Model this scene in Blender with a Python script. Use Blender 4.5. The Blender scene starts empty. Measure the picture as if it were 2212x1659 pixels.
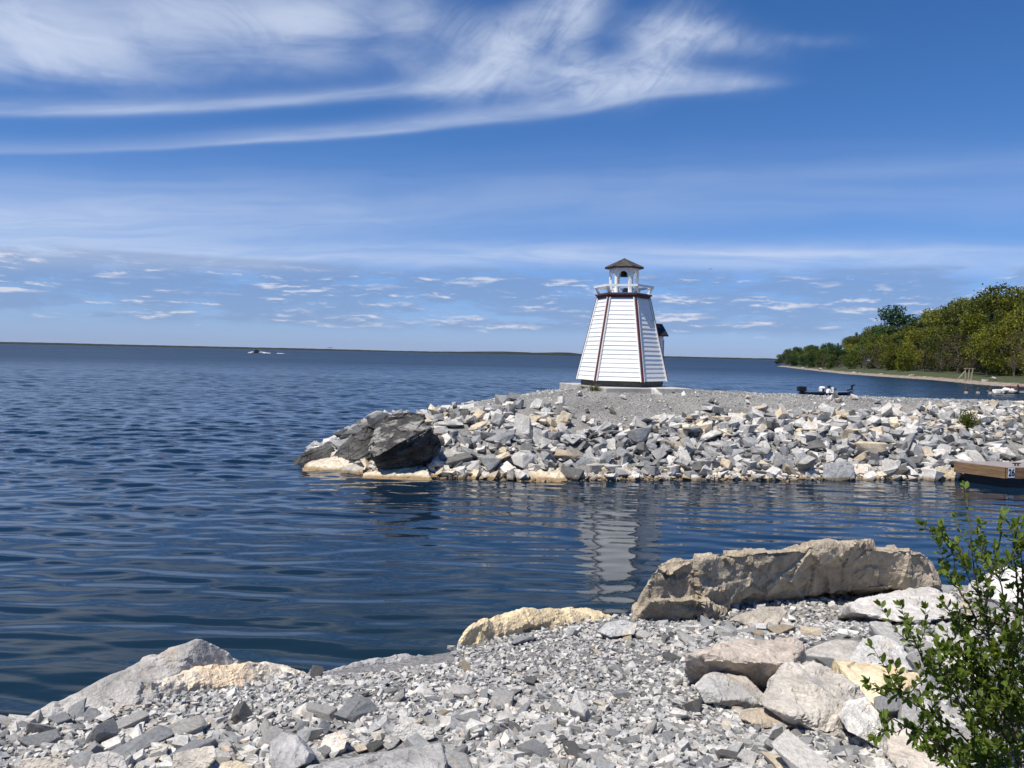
import bpy, bmesh, math, random
import numpy as np
from mathutils import Vector, Matrix, Euler
rad = math.radians
scene = bpy.context.scene
C = scene.collection

# ---------------------------------------------------------------- camera
F_PX, CX, CY = 1662.0, 1106.0, 829.5           # focal length and centre on a 2212 x 1659 frame
EYE = Vector((0.0, 0.0, 3.0))
PITCH, ROLL = rad(2.22), rad(1.2)
FWD = Vector((0, math.cos(PITCH), -math.sin(PITCH)))
_r0, _u0 = Vector((1, 0, 0)), Vector((0, math.sin(PITCH), math.cos(PITCH)))
RGT = _r0*math.cos(ROLL) + _u0*math.sin(ROLL)
UPV = _u0*math.cos(ROLL) - _r0*math.sin(ROLL)
cam_data = bpy.data.cameras.new('camera')
cam = bpy.data.objects.new('camera', cam_data)
C.objects.link(cam)
M = Matrix((RGT, UPV, -FWD)).transposed().to_4x4()
M.translation = EYE
cam.matrix_world = M
cam_data.sensor_fit = 'HORIZONTAL'
cam_data.sensor_width = 36.0
cam_data.lens = F_PX/2212*36
cam_data.clip_start, cam_data.clip_end = 0.05, 60000
scene.camera = cam
vs = scene.view_settings
vs.view_transform, vs.look, vs.exposure, vs.gamma = 'Standard', 'None', 0.25, 1.0
scene.cycles.max_bounces = 8
scene.cycles.transparent_max_bounces = 16
scene.cycles.caustics_reflective = False
scene.cycles.caustics_refractive = False
scene.cycles.volume_bounces = 0

def ray(px, py):
    return FWD + RGT*((px-CX)/F_PX) + UPV*(-(py-CY)/F_PX)
def P(px, py, Y):
    d = ray(px, py)
    return EYE + d*(Y/d.y)
def G(px, py, z=0.0):
    d = ray(px, py)
    return EYE + d*((z-EYE.z)/d.z)
def azel(px, py):
    d = ray(px, py).normalized()
    return math.degrees(math.atan2(d.x, d.y)), math.degrees(math.asin(d.z))

# ---------------------------------------------------------------- node helper
class V:
    """A socket with arithmetic."""
    nt = None
    def __init__(s, sock): s.s = sock
    @staticmethod
    def m(op, *a, clamp=False):
        n = V.nt.nodes.new('ShaderNodeMath'); n.operation = op; n.use_clamp = clamp
        for i, x in enumerate(a):
            if isinstance(x, V): V.nt.links.new(x.s, n.inputs[i])
            else: n.inputs[i].default_value = float(x)
        return V(n.outputs[0])
    def __add__(s, o): return V.m('ADD', s, o)
    __radd__ = __add__
    def __sub__(s, o): return V.m('SUBTRACT', s, o)
    def __rsub__(s, o): return V.m('SUBTRACT', o, s)
    def __mul__(s, o): return V.m('MULTIPLY', s, o)
    __rmul__ = __mul__
    def __truediv__(s, o): return V.m('DIVIDE', s, o)
def exp(x): return V.m('EXPONENT', x)
def vmax(a, b): return V.m('MAXIMUM', a, b)
def vmin(a, b): return V.m('MINIMUM', a, b)
def sat(a): return V.m('ADD', a, 0.0, clamp=True)
def sstep(x, a, b, lo=0.0, hi=1.0):
    n = V.nt.nodes.new('ShaderNodeMapRange'); n.interpolation_type = 'SMOOTHSTEP'
    V.nt.links.new(x.s, n.inputs['Value'])
    n.inputs['From Min'].default_value = a; n.inputs['From Max'].default_value = b
    n.inputs['To Min'].default_value = lo; n.inputs['To Max'].default_value = hi
    return V(n.outputs['Result'])
def comb(x, y, z=0.0):
    n = V.nt.nodes.new('ShaderNodeCombineXYZ')
    for i, q in enumerate((x, y, z)):
        if isinstance(q, V): V.nt.links.new(q.s, n.inputs[i])
        else: n.inputs[i].default_value = q
    return V(n.outputs[0])
def noise(vec, scale=1.0, detail=4.0, rough=0.5, dist=0.0, out='Fac'):
    n = V.nt.nodes.new('ShaderNodeTexNoise')
    if vec is not None: V.nt.links.new(vec.s, n.inputs['Vector'])
    n.inputs['Scale'].default_value = scale; n.inputs['Detail'].default_value = detail
    n.inputs['Roughness'].default_value = rough; n.inputs['Distortion'].default_value = dist
    return V(n.outputs[out])
def curve(x, pts):
    """pts in 0..1; a Float Curve node."""
    n = V.nt.nodes.new('ShaderNodeFloatCurve')
    c = n.mapping.curves[0]
    pts = sorted(pts)
    c.points[0].location = pts[0]; c.points[1].location = pts[-1]
    for p in pts[1:-1]: c.points.new(*p)
    for p in c.points: p.handle_type = 'AUTO'
    n.mapping.extend = 'HORIZONTAL'
    n.mapping.update()
    V.nt.links.new(x.s, n.inputs['Value'])
    return V(n.outputs[0])
def mixc(f, a, b, mode='MIX'):
    n = V.nt.nodes.new('ShaderNodeMix'); n.data_type = 'RGBA'; n.blend_type = mode
    for sock, x in ((n.inputs[0], f), (n.inputs[6], a), (n.inputs[7], b)):
        if isinstance(x, V): V.nt.links.new(x.s, sock)
        elif isinstance(x, (int, float)): sock.default_value = x
        else: sock.default_value = (*x, 1.0)
    return V(n.outputs[2])

# ---------------------------------------------------------------- sun and sky
SUN_EL, SUN_AZ = 63.0, 229.0     # azimuth clockwise from +Y (the view direction): behind the camera, to its left
SKY_STRENGTH = 0.085
sd = bpy.data.lights.new('sun', 'SUN'); sd.energy = 5.0; sd.angle = rad(0.53); sd.color = (1.0, 0.94, 0.845)
sun = bpy.data.objects.new('sun', sd); C.objects.link(sun)
_s = Vector((math.sin(rad(SUN_AZ))*math.cos(rad(SUN_EL)), math.cos(rad(SUN_AZ))*math.cos(rad(SUN_EL)), math.sin(rad(SUN_EL))))
sun.rotation_euler = _s.to_track_quat('Z', 'Y').to_euler()

world = bpy.data.worlds.new('World'); scene.world = world; world.use_nodes = True
V.nt = nt = world.node_tree
nt.nodes.clear()
world.cycles.sampling_method = 'MANUAL'; world.cycles.sample_map_resolution = 256
sky = nt.nodes.new('ShaderNodeTexSky'); sky.sky_type = 'NISHITA'; sky.sun_disc = False
sky.sun_elevation = rad(SUN_EL); sky.sun_rotation = rad(SUN_AZ)
sky.altitude = 100; sky.air_density = 1.0; sky.dust_density = 0.4; sky.ozone_density = 2.0
tc = nt.nodes.new('ShaderNodeTexCoord')
sep = nt.nodes.new('ShaderNodeSeparateXYZ'); nt.links.new(tc.outputs['Generated'], sep.inputs[0])
X, Y, Z = (V(sep.outputs[i]) for i in range(3))
az = V.m('ARCTAN2', X, Y) * (180/math.pi)
el = V.m('ARCSINE', Z) * (180/math.pi)
A0, A1, E0, E1 = -50.0, 50.0, -5.0, 35.0
un = sat((az - A0)/(A1-A0))
def path(pts):                       # (px, py) way-points of a streak -> elevation as a curve of azimuth
    q = [azel(*p) for p in pts]
    return curve(un, [((a-A0)/(A1-A0), (e-E0)/(E1-E0)) for a, e in q])*(E1-E0) + E0
def along(pts):                      # (px, value 0..1)
    return curve(un, [((azel(p, 300)[0]-A0)/(A1-A0), v) for p, v in pts])
w1 = noise(comb(az*0.06, el*0.10, 3.1), 1.0, 3, 0.5) - 0.5
w2 = noise(comb(az*0.30, el*0.45, 7.7), 1.0, 4, 0.55) - 0.5
def streak(pts, amp, up, dn, fine=1.0, seed=0.0, warp=1.0, ripple=0.6, wid=None):
    f = path(pts)
    d = el - f + w1*(1.2*warp) + w2*(0.6*warp)
    ws = V.m('GREATER_THAN', d, 0.0)
    w = ws*(up-dn) + dn
    if wid: w = w*along(wid)
    q = d/w
    prof = exp(q*q*-1.0)
    fib = noise(comb(az*0.07*fine + d*0.05, d*0.75*fine, seed), 1.0, 4, 0.62, 0.6)
    fib = sstep(fib, 0.30, 0.66)
    return prof*along(amp)*(fib*ripple + (1.0-ripple))
cir = []
def rotc(deg, sa, sc, seed):         # fibre coordinates turned by deg
    c, n = math.cos(rad(deg)), math.sin(rad(deg))
    return comb((az*c + el*n)*sa, (el*c - az*n)*sc, seed)
def blob(px, py, rx, ry, rot, amp):  # soft patch centred in the direction of (px, py), radii in degrees
    a0, e0 = azel(px, py)
    c, n = math.cos(rad(rot)), math.sin(rad(rot))
    du, dv = az - a0 + w1*1.5, el - e0 + w1*1.5
    p = (du*c + dv*n)/rx; q = (dv*c - du*n)/ry
    return exp((p*p + q*q)*-1.0)*amp
def total(bl):
    t = blob(*bl[0])
    for x in bl[1:]: t = t + blob(*x)
    return t
def soft(x): return 1.0 - exp(x*-1.15)
# upper left mass and its hanging fringe
ta = noise(rotc(3, 0.07, 0.26, 1.0), 1.0, 6, 0.56, 0.7)
tb = noise(rotc(-9, 0.17, 0.42, 2.0), 1.0, 6, 0.58, 0.9)
mA = total([(-120, 35, 8, 2.3, -3, .60), (60, 60, 5, 1.6, -2, .40), (200, 50, 6, 1.7, 2, .55), (300, 10, 8, 1.5, 3, .30), (520, 30, 5.5, 1.3, 4, .62), (690, 40, 3.4, 1.5, 10, .60),
            (330, 105, 7, 1.1, 2, .34), (640, 110, 4.5, 1.3, 0, .40), (880, 50, 1.9, 2.0, 25, .60), (860, 110, 3, 1.2, -20, .25), (0, 110, 6, 1.0, 0, .4), (120, 130, 7, .7, 0, .25)])
cir.append(soft(mA*(sstep(ta, 0.28, 0.66, 0.30, 1.25))*(sstep(tb, 0.25, 0.70, 0.55, 1.15))))
# bloom of wisps where the streaks meet
tc1 = noise(rotc(34, 0.20, 0.44, 5.0), 1.0, 7, 0.60, 1.5)
tc2 = noise(rotc(-6, 0.14, 0.42, 6.0), 1.0, 6, 0.60, 0.9)
mB = total([(1060, 142, 2.9, 1.5, 14, .95), (985, 175, 3.0, .8, 12, .5), (1240, 55, 1.5, 2.6, -12, .62), (1170, 45, 4.2, 1.2, 22, .58), (1110, 80, 3.0, 1.2, 15, .42), (1430, 105, 2.8, 1.5, 38, .98),
            (1290, 160, 3.4, .95, 2, .78), (1370, 180, 3.4, .9, 8, .62), (1460, 70, 4.0, 1.0, -6, .50), (1530, 180, 3.0, .75, -4, .50), (1620, 186, 1.8, .35, -2, .2),
            (1560, 90, 3.2, .8, -12, .34), (1740, 82, 2.6, .38, -8, .14), (980, 60, 2.5, 1.3, 10, .25), (1170, 170, 2.5, 1.2, 10, .35), (1260, 205, 4.5, .7, 9, .45)])
cir.append(soft(mB*sstep(tc1, 0.25, 0.70, 0.38, 1.10)*sstep(tc2, 0.25, 0.62, 0.50, 1.1)))
# middle streak running into the bloom
cir.append(streak([(-200, 242), (0, 240), (300, 238), (600, 222), (800, 205), (950, 190), (1100, 160), (1250, 120)],
            [(-400, .4), (0, .42), (250, .58), (500, .55), (700, .46), (850, .40), (950, .42), (1050, .4), (1130, .2), (1200, .05), (1300, 0)], 0.95, 0.42, 1.0, 5.0, 0.25, 0.5,
            [(-400, .6), (600, .7), (900, .7), (1000, 1.0), (1100, 1.0)]))
# lower streak
cir.append(streak([(-200, 322), (0, 325), (300, 318), (550, 303), (750, 292), (880, 278), (1000, 262), (1250, 236), (1400, 205), (1600, 190), (1750, 180)],
            [(-400, .25), (0, .28), (400, .38), (600, .55), (850, .60), (1000, .48), (1250, .42), (1400, .40), (1550, .25), (1650, .05), (1750, 0)], 0.95, 0.32, 1.0, 8.0, 0.22, 0.45,
            [(-400, .7), (500, .65), (900, .8), (1100, .9), (1300, 1.0), (1700, .7)]))
# thin haze bands lower down
cir.append(streak([(-200, 490), (0, 490), (400, 480), (800, 465), (1300, 440), (1700, 430), (2300, 420)],
            [(-400, .75), (0, .75), (300, .62), (700, .42), (1200, .26), (1700, .20), (2300, .16)], 2.6, 1.8, 0.8, 17.0, 0.9, 0.45))
cir.append(streak([(-200, 560), (500, 557), (1100, 552), (1700, 555), (2300, 570)],
            [(-400, .75), (500, .72), (1100, .62), (1500, .58), (1750, .60), (2300, .42)], 1.0, 0.9, 0.9, 20.0, 0.5, 0.6))
cir.append(streak([(1000, 390), (1500, 385), (2000, 372), (2400, 350)],
            [(900, 0), (1200, .05), (1700, .09), (2100, .13), (2400, .13)], 0.8, 0.4, 0.8, 23.0, 0.6, 0.5))
cir.append(streak([(1500, 545), (1800, 548), (2100, 540), (2300, 545)],
            [(1400, 0), (1500, .28), (1750, .42), (1900, .22), (2100, .12), (2300, .1)], 0.22, 0.16, 1.5, 29.0, 0.3, 0.7))
keep = cir[0]
for x in cir[1:]:
    keep = 1.0 - (1.0-keep)*(1.0-vmin(x, 0.97))
keep = keep * sstep(el, 3.0, 6.0) * sstep(el, 25.0, 30.0, 1.0, 0.12)
# low band of flat cumulus
cw = noise(comb(az*0.25, el*0.7, 1.7), 1.0, 3, 0.5) - 0.5
ua, va = az + cw*2.0, el + cw*0.5
def cum(dv):
    p = comb(ua*0.17, (va+dv)*0.95, 4.3)
    return noise(p, 1.0, 6, 0.62)
n0 = cum(0.0)
n1 = cum(0.20)
band = sstep(el, 0.9, 3.4)*sstep(el, 5.4, 6.7, 1.0, 0.0)
big = noise(comb(az*0.10 + 2.2, el*0.30, 9.0), 1.0, 2, 0.5)
cd = sstep(n0 + (big-0.5)*0.40 + (band-1.0)*0.10, 0.32, 0.50)*sstep(band, 0.0, 0.5)
lit = sstep(n0 - n1, -0.01, 0.10)
lit2 = noise(comb(ua*0.22+5.0, va*0.9, 12.0), 1.0, 3, 0.5)
lit = lit*sstep(lit2, 0.42, 0.58)*sstep(el, 6.2, 5.4)
skyc = mixc(1.0, V(sky.outputs[0]), (0.635, 0.81, 1.10), 'MULTIPLY')
low = exp(el*-0.16)
milk = exp(vmax(el, 0.0)*-0.14)*0.30
skyc = mixc(sat(low), skyc, mixc(1.0, skyc, (0.84, 0.92, 1.36), 'MULTIPLY'))
skyc = mixc(milk, skyc, (4.7, 5.5, 7.0))
hs = nt.nodes.new('ShaderNodeHueSaturation'); nt.links.new(skyc.s, hs.inputs['Color'])
hs.inputs['Saturation'].default_value = 1.13; hs.inputs['Value'].default_value = 1.0
skyc = V(hs.outputs[0])
col = mixc(keep*0.95, skyc, (6.6, 7.4, 9.0))
cumc = mixc(lit, (2.10, 3.05, 5.2), (7.0, 7.2, 8.2))
col = mixc(cd*(0.52 + 0.30*lit), col, cumc)
bg = nt.nodes.new('ShaderNodeBackground'); nt.links.new(col.s, bg.inputs['Color'])
bg.inputs['Strength'].default_value = SKY_STRENGTH
out = nt.nodes.new('ShaderNodeOutputWorld'); nt.links.new(bg.outputs[0], out.inputs['Surface'])

# ---------------------------------------------------------------- numpy noise
_rs = np.random.RandomState(11)
_perm = _rs.permutation(512).astype(np.int64)
_perm = np.concatenate([_perm, _perm, _perm, _perm])
_grad = _rs.normal(size=(512, 3)); _grad /= np.linalg.norm(_grad, axis=1)[:, None]
def perlin(p):
    p = np.asarray(p, float)
    i = np.floor(p).astype(np.int64); f = p - i
    u = f*f*f*(f*(f*6-15)+10)
    r = 0
    for dx in (0, 1):
        for dy in (0, 1):
            for dz in (0, 1):
                h = _perm[(_perm[(_perm[(i[:, 0]+dx) & 511] + i[:, 1]+dy) & 511] + i[:, 2]+dz) & 511]
                d = f - np.array([dx, dy, dz])
                g = (_grad[h]*d).sum(1)
                w = (u[:, 0] if dx else 1-u[:, 0])*(u[:, 1] if dy else 1-u[:, 1])*(u[:, 2] if dz else 1-u[:, 2])
                r = r + g*w
    return r
def fbm(p, octv=4, rough=0.5, ridged=False):
    a, s, t = 1.0, 0.0, np.asarray(p, float)
    for _ in range(octv):
        n = perlin(t)
        s = s + a*((0.5-np.abs(n))*1.4-0.35 if ridged else n)
        a *= rough; t = t*2.03 + 17.7
    return s

# ---------------------------------------------------------------- object helpers
def tag(o, label=None, cat=None, group=None, kind=None):
    if label: o['label'] = label
    if cat: o['category'] = cat
    if group: o['group'] = group
    if kind: o['kind'] = kind
    return o
def empty(name, loc, rz=0.0):
    o = bpy.data.objects.new(name, None); C.objects.link(o)
    o.location = loc; o.rotation_euler = (0, 0, rz); o.empty_display_size = 0.2
    return o
def mesh_np(name, verts, faces, mat, parent=None, smooth=False, loc=None, tint=None):
    """faces: (n,3) or (n,4) array, or a list of tuples."""
    me = bpy.data.meshes.new(name)
    verts = np.asarray(verts, np.float32)
    if isinstance(faces, np.ndarray):
        k = faces.shape[1]
        me.vertices.add(len(verts)); me.vertices.foreach_set('co', verts.ravel())
        me.loops.add(faces.size); me.loops.foreach_set('vertex_index', faces.astype(np.int32).ravel())
        me.polygons.add(len(faces))
        me.polygons.foreach_set('loop_start', np.arange(0, faces.size, k, dtype=np.int32))
        me.polygons.foreach_set('loop_total', np.full(len(faces), k, np.int32))
        me.update(calc_edges=True); me.validate()
    else:
        me.from_pydata(verts.tolist(), [], faces); me.update()
    me.polygons.foreach_set('use_smooth', np.full(len(me.polygons), bool(smooth)))
    if tint is not None:
        at = me.attributes.new('tint', 'FLOAT', 'POINT'); at.data.foreach_set('value', np.asarray(tint, np.float32))
    if mat: me.materials.append(mat)
    o = bpy.data.objects.new(name, me); C.objects.link(o)
    if parent: o.parent = parent
    if loc is not None: o.location = loc
    return o
class MB:
    """Collects boxes, prisms and tubes in one bmesh."""
    def __init__(s): s.bm = bmesh.new()
    def poly(s, pts):
        return s.bm.faces.new([s.bm.verts.new(p) for p in pts])
    def box(s, c, d, rz=0.0, rot=None):
        m = Matrix.Translation(c) @ (rot.to_matrix().to_4x4() if rot else Matrix.Rotation(rz, 4, 'Z')) @ Matrix.Diagonal((*d, 1))
        bmesh.ops.create_cube(s.bm, size=1.0, matrix=m); return s
    def beam(s, a, b, w, h, up=Vector((0, 0, 1))):
        a, b = Vector(a), Vector(b); d = (b-a); L = d.length; d.normalize()
        x = up.cross(d)
        if x.length < 1e-4: x = Vector((1, 0, 0))
        x.normalize(); y = d.cross(x)
        m = Matrix((x, y, d)).transposed().to_4x4(); m.translation = (a+b)/2
        bmesh.ops.create_cube(s.bm, size=1.0, matrix=m @ Matrix.Diagonal((w, h, L, 1))); return s
    def tube(s, pts, rs, n=7, cap=True):
        pts = [Vector(p) for p in pts]
        if not hasattr(rs, '__len__'): rs = [rs]*len(pts)
        rings = []
        ref = Vector((0.3, 0.9, 0.2))
        for i, p in enumerate(pts):
            t = (pts[min(i+1, len(pts)-1)] - pts[max(i-1, 0)]).normalized()
            x = t.cross(ref).normalized(); y = t.cross(x)
            rings.append([s.bm.verts.new(p + (x*math.cos(2*math.pi*k/n) + y*math.sin(2*math.pi*k/n))*rs[i]) for k in range(n)])
        for a, b in zip(rings, rings[1:]):
            for k in range(n): s.bm.faces.new((a[k], a[(k+1) % n], b[(k+1) % n], b[k]))
        if cap and n > 2:
            s.bm.faces.new(rings[0][::-1]); s.bm.faces.new(rings[-1])
        return s
    def prism(s, poly, z0, z1):
        lo = [s.bm.verts.new((x, y, z0)) for x, y in poly]; hi = [s.bm.verts.new((x, y, z1)) for x, y in poly]
        n = len(poly)
        for k in range(n): s.bm.faces.new((lo[k], lo[(k+1) % n], hi[(k+1) % n], hi[k]))
        s.bm.faces.new(lo[::-1]); s.bm.faces.new(hi); return s
    def ball(s, c, r, seg=12, sc=(1, 1, 1)):
        bmesh.ops.create_uvsphere(s.bm, u_segments=seg, v_segments=max(6, seg//2+2), radius=r, matrix=Matrix.Translation(c) @ Matrix.Diagonal((*sc, 1))); return s
    def cone(s, c, r1, r2, h, seg=12):
        bmesh.ops.create_cone(s.bm, cap_ends=True, segments=seg, radius1=r1, radius2=r2, depth=h, matrix=Matrix.Translation(c)); return s
    def build(s, name, mat, parent=None, bevel=0.0, smooth=False):
        bmesh.ops.recalc_face_normals(s.bm, faces=s.bm.faces[:])
        if bevel: bmesh.ops.bevel(s.bm, geom=s.bm.edges[:], offset=bevel, segments=1, affect='EDGES', clamp_overlap=True)
        me = bpy.data.meshes.new(name); s.bm.to_mesh(me); s.bm.free()
        if smooth: me.polygons.foreach_set('use_smooth', np.ones(len(me.polygons), bool))
        me.materials.append(mat)
        o = bpy.data.objects.new(name, me); C.objects.link(o)
        if parent: o.parent = parent
        return o

# ---------------------------------------------------------------- materials
def new_mat(name):
    m = bpy.data.materials.new(name); m.use_nodes = True
    V.nt = m.node_tree
    b = m.node_tree.nodes['Principled BSDF']
    return m, b
def node(t): return V.nt.nodes.new(t)
def link(a, b): V.nt.links.new(a.s if isinstance(a, V) else a, b)
def objco():
    return V(node('ShaderNodeTexCoord').outputs['Object'])
def geopos():
    return V(node('ShaderNodeNewGeometry').outputs['Position'])
def vadd(a, b):
    n = node('ShaderNodeVectorMath'); n.operation = 'ADD'
    for i, x in enumerate((a, b)):
        if isinstance(x, V): link(x, n.inputs[i])
        else: n.inputs[i].default_value = x
    return V(n.outputs[0])
def vmul(a, b):
    n = node('ShaderNodeVectorMath'); n.operation = 'MULTIPLY'
    for i, x in enumerate((a, b)):
        if isinstance(x, V): link(x, n.inputs[i])
        else: n.inputs[i].default_value = x
    return V(n.outputs[0])
def sepz(v):
    n = node('ShaderNodeSeparateXYZ'); link(v, n.inputs[0]); return V(n.outputs[2])
def bump(b, h, strength, dist, prev=None):
    n = node('ShaderNodeBump'); n.inputs['Strength'].default_value = strength; n.inputs['Distance'].default_value = dist
    link(h, n.inputs['Height'])
    if prev: link(prev, n.inputs['Normal'])
    link(n.outputs[0], b.inputs['Normal'])
    return V(n.outputs[0])
def attr(name):
    n = node('ShaderNodeAttribute'); n.attribute_name = name; return V(n.outputs['Fac'])
def ramp(f, stops, const=False):
    n = node('ShaderNodeValToRGB'); r = n.color_ramp
    if const: r.interpolation = 'CONSTANT'
    while len(r.elements) < len(stops): r.elements.new(0.5)
    for e, (p, c) in zip(r.elements, stops): e.position = p; e.color = (*c, 1)
    link(f, n.inputs[0]); return V(n.outputs[0])
def plain(name, col, rough=0.6, vary=0.12, scale=6.0, metal=0.0, bmp=0.0, spec=0.4):
    m, b = new_mat(name)
    n = noise(objco(), scale, 4, 0.6)
    f = sstep(n, 0.3, 0.7, 1-vary, 1+vary)
    c = mixc(1.0, comb(f, f, f), col, 'MULTIPLY')
    link(c, b.inputs['Base Color']); b.inputs['Roughness'].default_value = rough; b.inputs['Metallic'].default_value = metal
    b.inputs['Specular IOR Level'].default_value = spec
    if bmp: bump(b, noise(objco(), scale*4, 4, 0.6), bmp, 0.01)
    return m
STONE = {'pale grey': (0.455, 0.440, 0.412), 'blue-grey': (0.295, 0.300, 0.300), 'dark grey': (0.140, 0.137, 0.130),
         'cream': (0.66, 0.56, 0.41), 'tan': (0.40, 0.33, 0.24), 'grey-white': (0.63, 0.605, 0.56), 'peach': (0.58, 0.42, 0.29)}
def rock_mat(name, scale, source, wet=True, speck=0.5):
    """Limestone; the stone's own colour comes from object colour or a per-stone tint."""
    m, b = new_mat(name)
    oi = node('ShaderNodeObjectInfo')
    co = objco()
    if source == 'object':
        base = V(oi.outputs['Color'])
        rnd = V(oi.outputs['Random'])
        co = vadd(co, comb(rnd*37.0, rnd*91.0, rnd*53.0))
    else:
        t = attr('tint')
        base = ramp(t, [(0.0, STONE['dark grey']), (0.12, (0.18, 0.18, 0.175)), (0.28, STONE['blue-grey']), (0.50, STONE['pale grey']), (0.80, STONE['grey-white']), (0.88, STONE['tan']), (0.94, STONE['cream']), (1.0, (0.6, 0.54, 0.43))])
    n1 = noise(co, 2.2*scale, 5, 0.6)
    n2 = noise(co, 11.0*scale, 5, 0.65)
    n3 = noise(co, 60.0*scale, 3, 0.6)
    f = sstep(n1, 0.3, 0.7, 0.78, 1.18)*sstep(n2, 0.28, 0.72, 0.80, 1.18)*sstep(n3, 0.3, 0.7, 1-0.22*speck, 1+0.2*speck)
    c = mixc(1.0, base, comb(f, f, f), 'MULTIPLY')
    rust = sstep(noise(vadd(co, (5.0, 3.0, 1.0)), 1.6*scale, 4, 0.6), 0.56, 0.70)
    c = mixc(rust*0.45, c, mixc(1.0, c, (1.25, 0.98, 0.68), 'MULTIPLY'))
    if wet:                                     # damp, algae-brown band at the waterline
        z = sepz(geopos()) + (n1-0.5)*0.10
        w = sstep(z, 0.03, 0.10, 1.0, 0.0)
        c = mixc(w*0.88, c, mixc(1.0, c, (0.40, 0.30, 0.17), 'MULTIPLY'))
    link(c, b.inputs['Base Color'])
    b.inputs['Roughness'].default_value = 0.82; b.inputs['Specular IOR Level'].default_value = 0.25
    p = bump(b, n2, 0.75, 0.040/scale)
    bump(b, n3, 0.55, 0.010/scale, p)
    return m
M_STONE = rock_mat('limestone', 1.0, 'object')
M_STONE_S = rock_mat('limestone_small', 3.0, 'object')
M_RUBBLE = rock_mat('rubble', 2.0, 'tint')
M_GRAVEL = rock_mat('gravel', 6.0, 'tint', wet=False)

def ground_mat(name, c1, c2, scale, wet=True):
    m, b = new_mat(name)
    co = geopos()
    n = node('ShaderNodeTexVoronoi'); link(co, n.inputs['Vector']); n.inputs['Scale'].default_value = scale
    cellc = V(n.outputs['Color']); d = V(n.outputs['Distance'])
    s = node('ShaderNodeSeparateColor'); link(cellc, s.inputs[0]); r = V(s.outputs[0])
    big = noise(co, 0.9, 5, 0.6)
    c = mixc(r, c1, c2)
    f = sstep(big, 0.3, 0.7, 0.82, 1.15)
    c = mixc(1.0, c, comb(f, f, f), 'MULTIPLY')
    if wet:
        w = sstep(sepz(co), 0.0, 0.15, 1.0, 0.0)
        c = mixc(w*0.8, c, (0.06, 0.05, 0.03))
    link(c, b.inputs['Base Color']); b.inputs['Roughness'].default_value = 0.9; b.inputs['Specular IOR Level'].default_value = 0.2
    h = d*0.6 + r*0.8
    bump(b, h, 0.8, 0.5/scale)
    return m
M_GROUND = ground_mat('crushed_gravel', (0.10, 0.099, 0.096), (0.28, 0.275, 0.265), 70.0)
M_CREST = ground_mat('breakwater_gravel', (0.13, 0.127, 0.118), (0.30, 0.29, 0.27), 34.0)

# ---------------------------------------------------------------- terrain
EDGE = [(-9, -2.0), (-3.5, 2.5), (-2.05, 3.35), (-1.09, 4.25), (-0.33, 5.05), (0.92, 6.35), (1.7, 7.05), (3.0, 7.85), (4.5, 8.3), (7, 10.0), (14, 13.0)]
ex, ey = np.array(EDGE).T
def shore_h(x, y):
    x, y = np.asarray(x, float), np.asarray(y, float)
    base = 1.895 - 0.165*y
    base = np.where(y < 2.2, 1.895-0.165*2.2 + (2.2-y)*0.02, base)
    p = np.stack([x*0.7, y*0.7, x*0+2.0], -1).reshape(-1, 3)
    base = base + 0.05*fbm(p, 3).reshape(x.shape)
    base = base - 0.20*np.exp(-(((x-2.35)/0.85)**2 + ((y-6.50-0.30*(x-2.35))/0.28)**2))
    over = (y - np.interp(x, ex, ey) + 0.05)*0.75
    return np.where(over > 0, base - over*1.1 - 0.12*np.minimum(over*4, 1), base)
def shore_at(px, py):
    """Point where the ray through a pixel meets the shore's general slope."""
    d = ray(px, py)
    t = (1.895 - 0.165*EYE.y - EYE.z)/(d.z + 0.165*d.y)
    return EYE + d*t
FOOT = [(-6.0, 21.2), (-4.9, 20.0), (-3.3, 18.85), (-1.4, 18.45), (0.6, 18.40), (4.5, 18.9), (11.4, 19.9), (16, 20.6), (44, 25.0), (44, 38), (5, 33.0), (-2.0, 31.0), (-5.6, 24.5)]
def foot_dist(x, y):
    x, y = np.asarray(x, float), np.asarray(y, float)
    d = np.full(x.shape, 1e9); inside = np.ones(x.shape, bool)
    n = len(FOOT)
    for k in range(n):
        (ax, ay), (bx, by) = FOOT[k], FOOT[(k+1) % n]
        L = math.hypot(bx-ax, by-ay)
        s = ((bx-ax)*(y-ay) - (by-ay)*(x-ax))/L
        t = np.clip(((x-ax)*(bx-ax)+(y-ay)*(by-ay))/L/L, 0, 1)
        dd = np.hypot(x-ax-t*(bx-ax), y-ay-t*(by-ay))
        d = np.minimum(d, dd); inside &= s > 0
    return np.where(inside, d, -d)
def crest_h(x, y):
    x, y = np.asarray(x, float), np.asarray(y, float)
    top = 1.85 - 0.010*np.maximum(x-6, 0) - 0.125*np.maximum(2.4-x, 0)
    top = top + 0.13*np.exp(-(((x-3.4)/3.2)**2 + ((y-25.0)/3.0)**2))
    top = top - 0.07*np.maximum(y-26.5, 0)
    d = foot_dist(x, y)
    s = 0.46*d
    k = 0.16
    h = -np.logaddexp(-s/k, -top/k)*k                  # soft minimum
    h = np.where(d < -0.5, np.maximum(-1.5, s), h)
    p = np.stack([x*0.6, y*0.6, x*0+9.0], -1).reshape(-1, 3)
    return h + 0.07*fbm(p, 3).reshape(x.shape)
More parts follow.
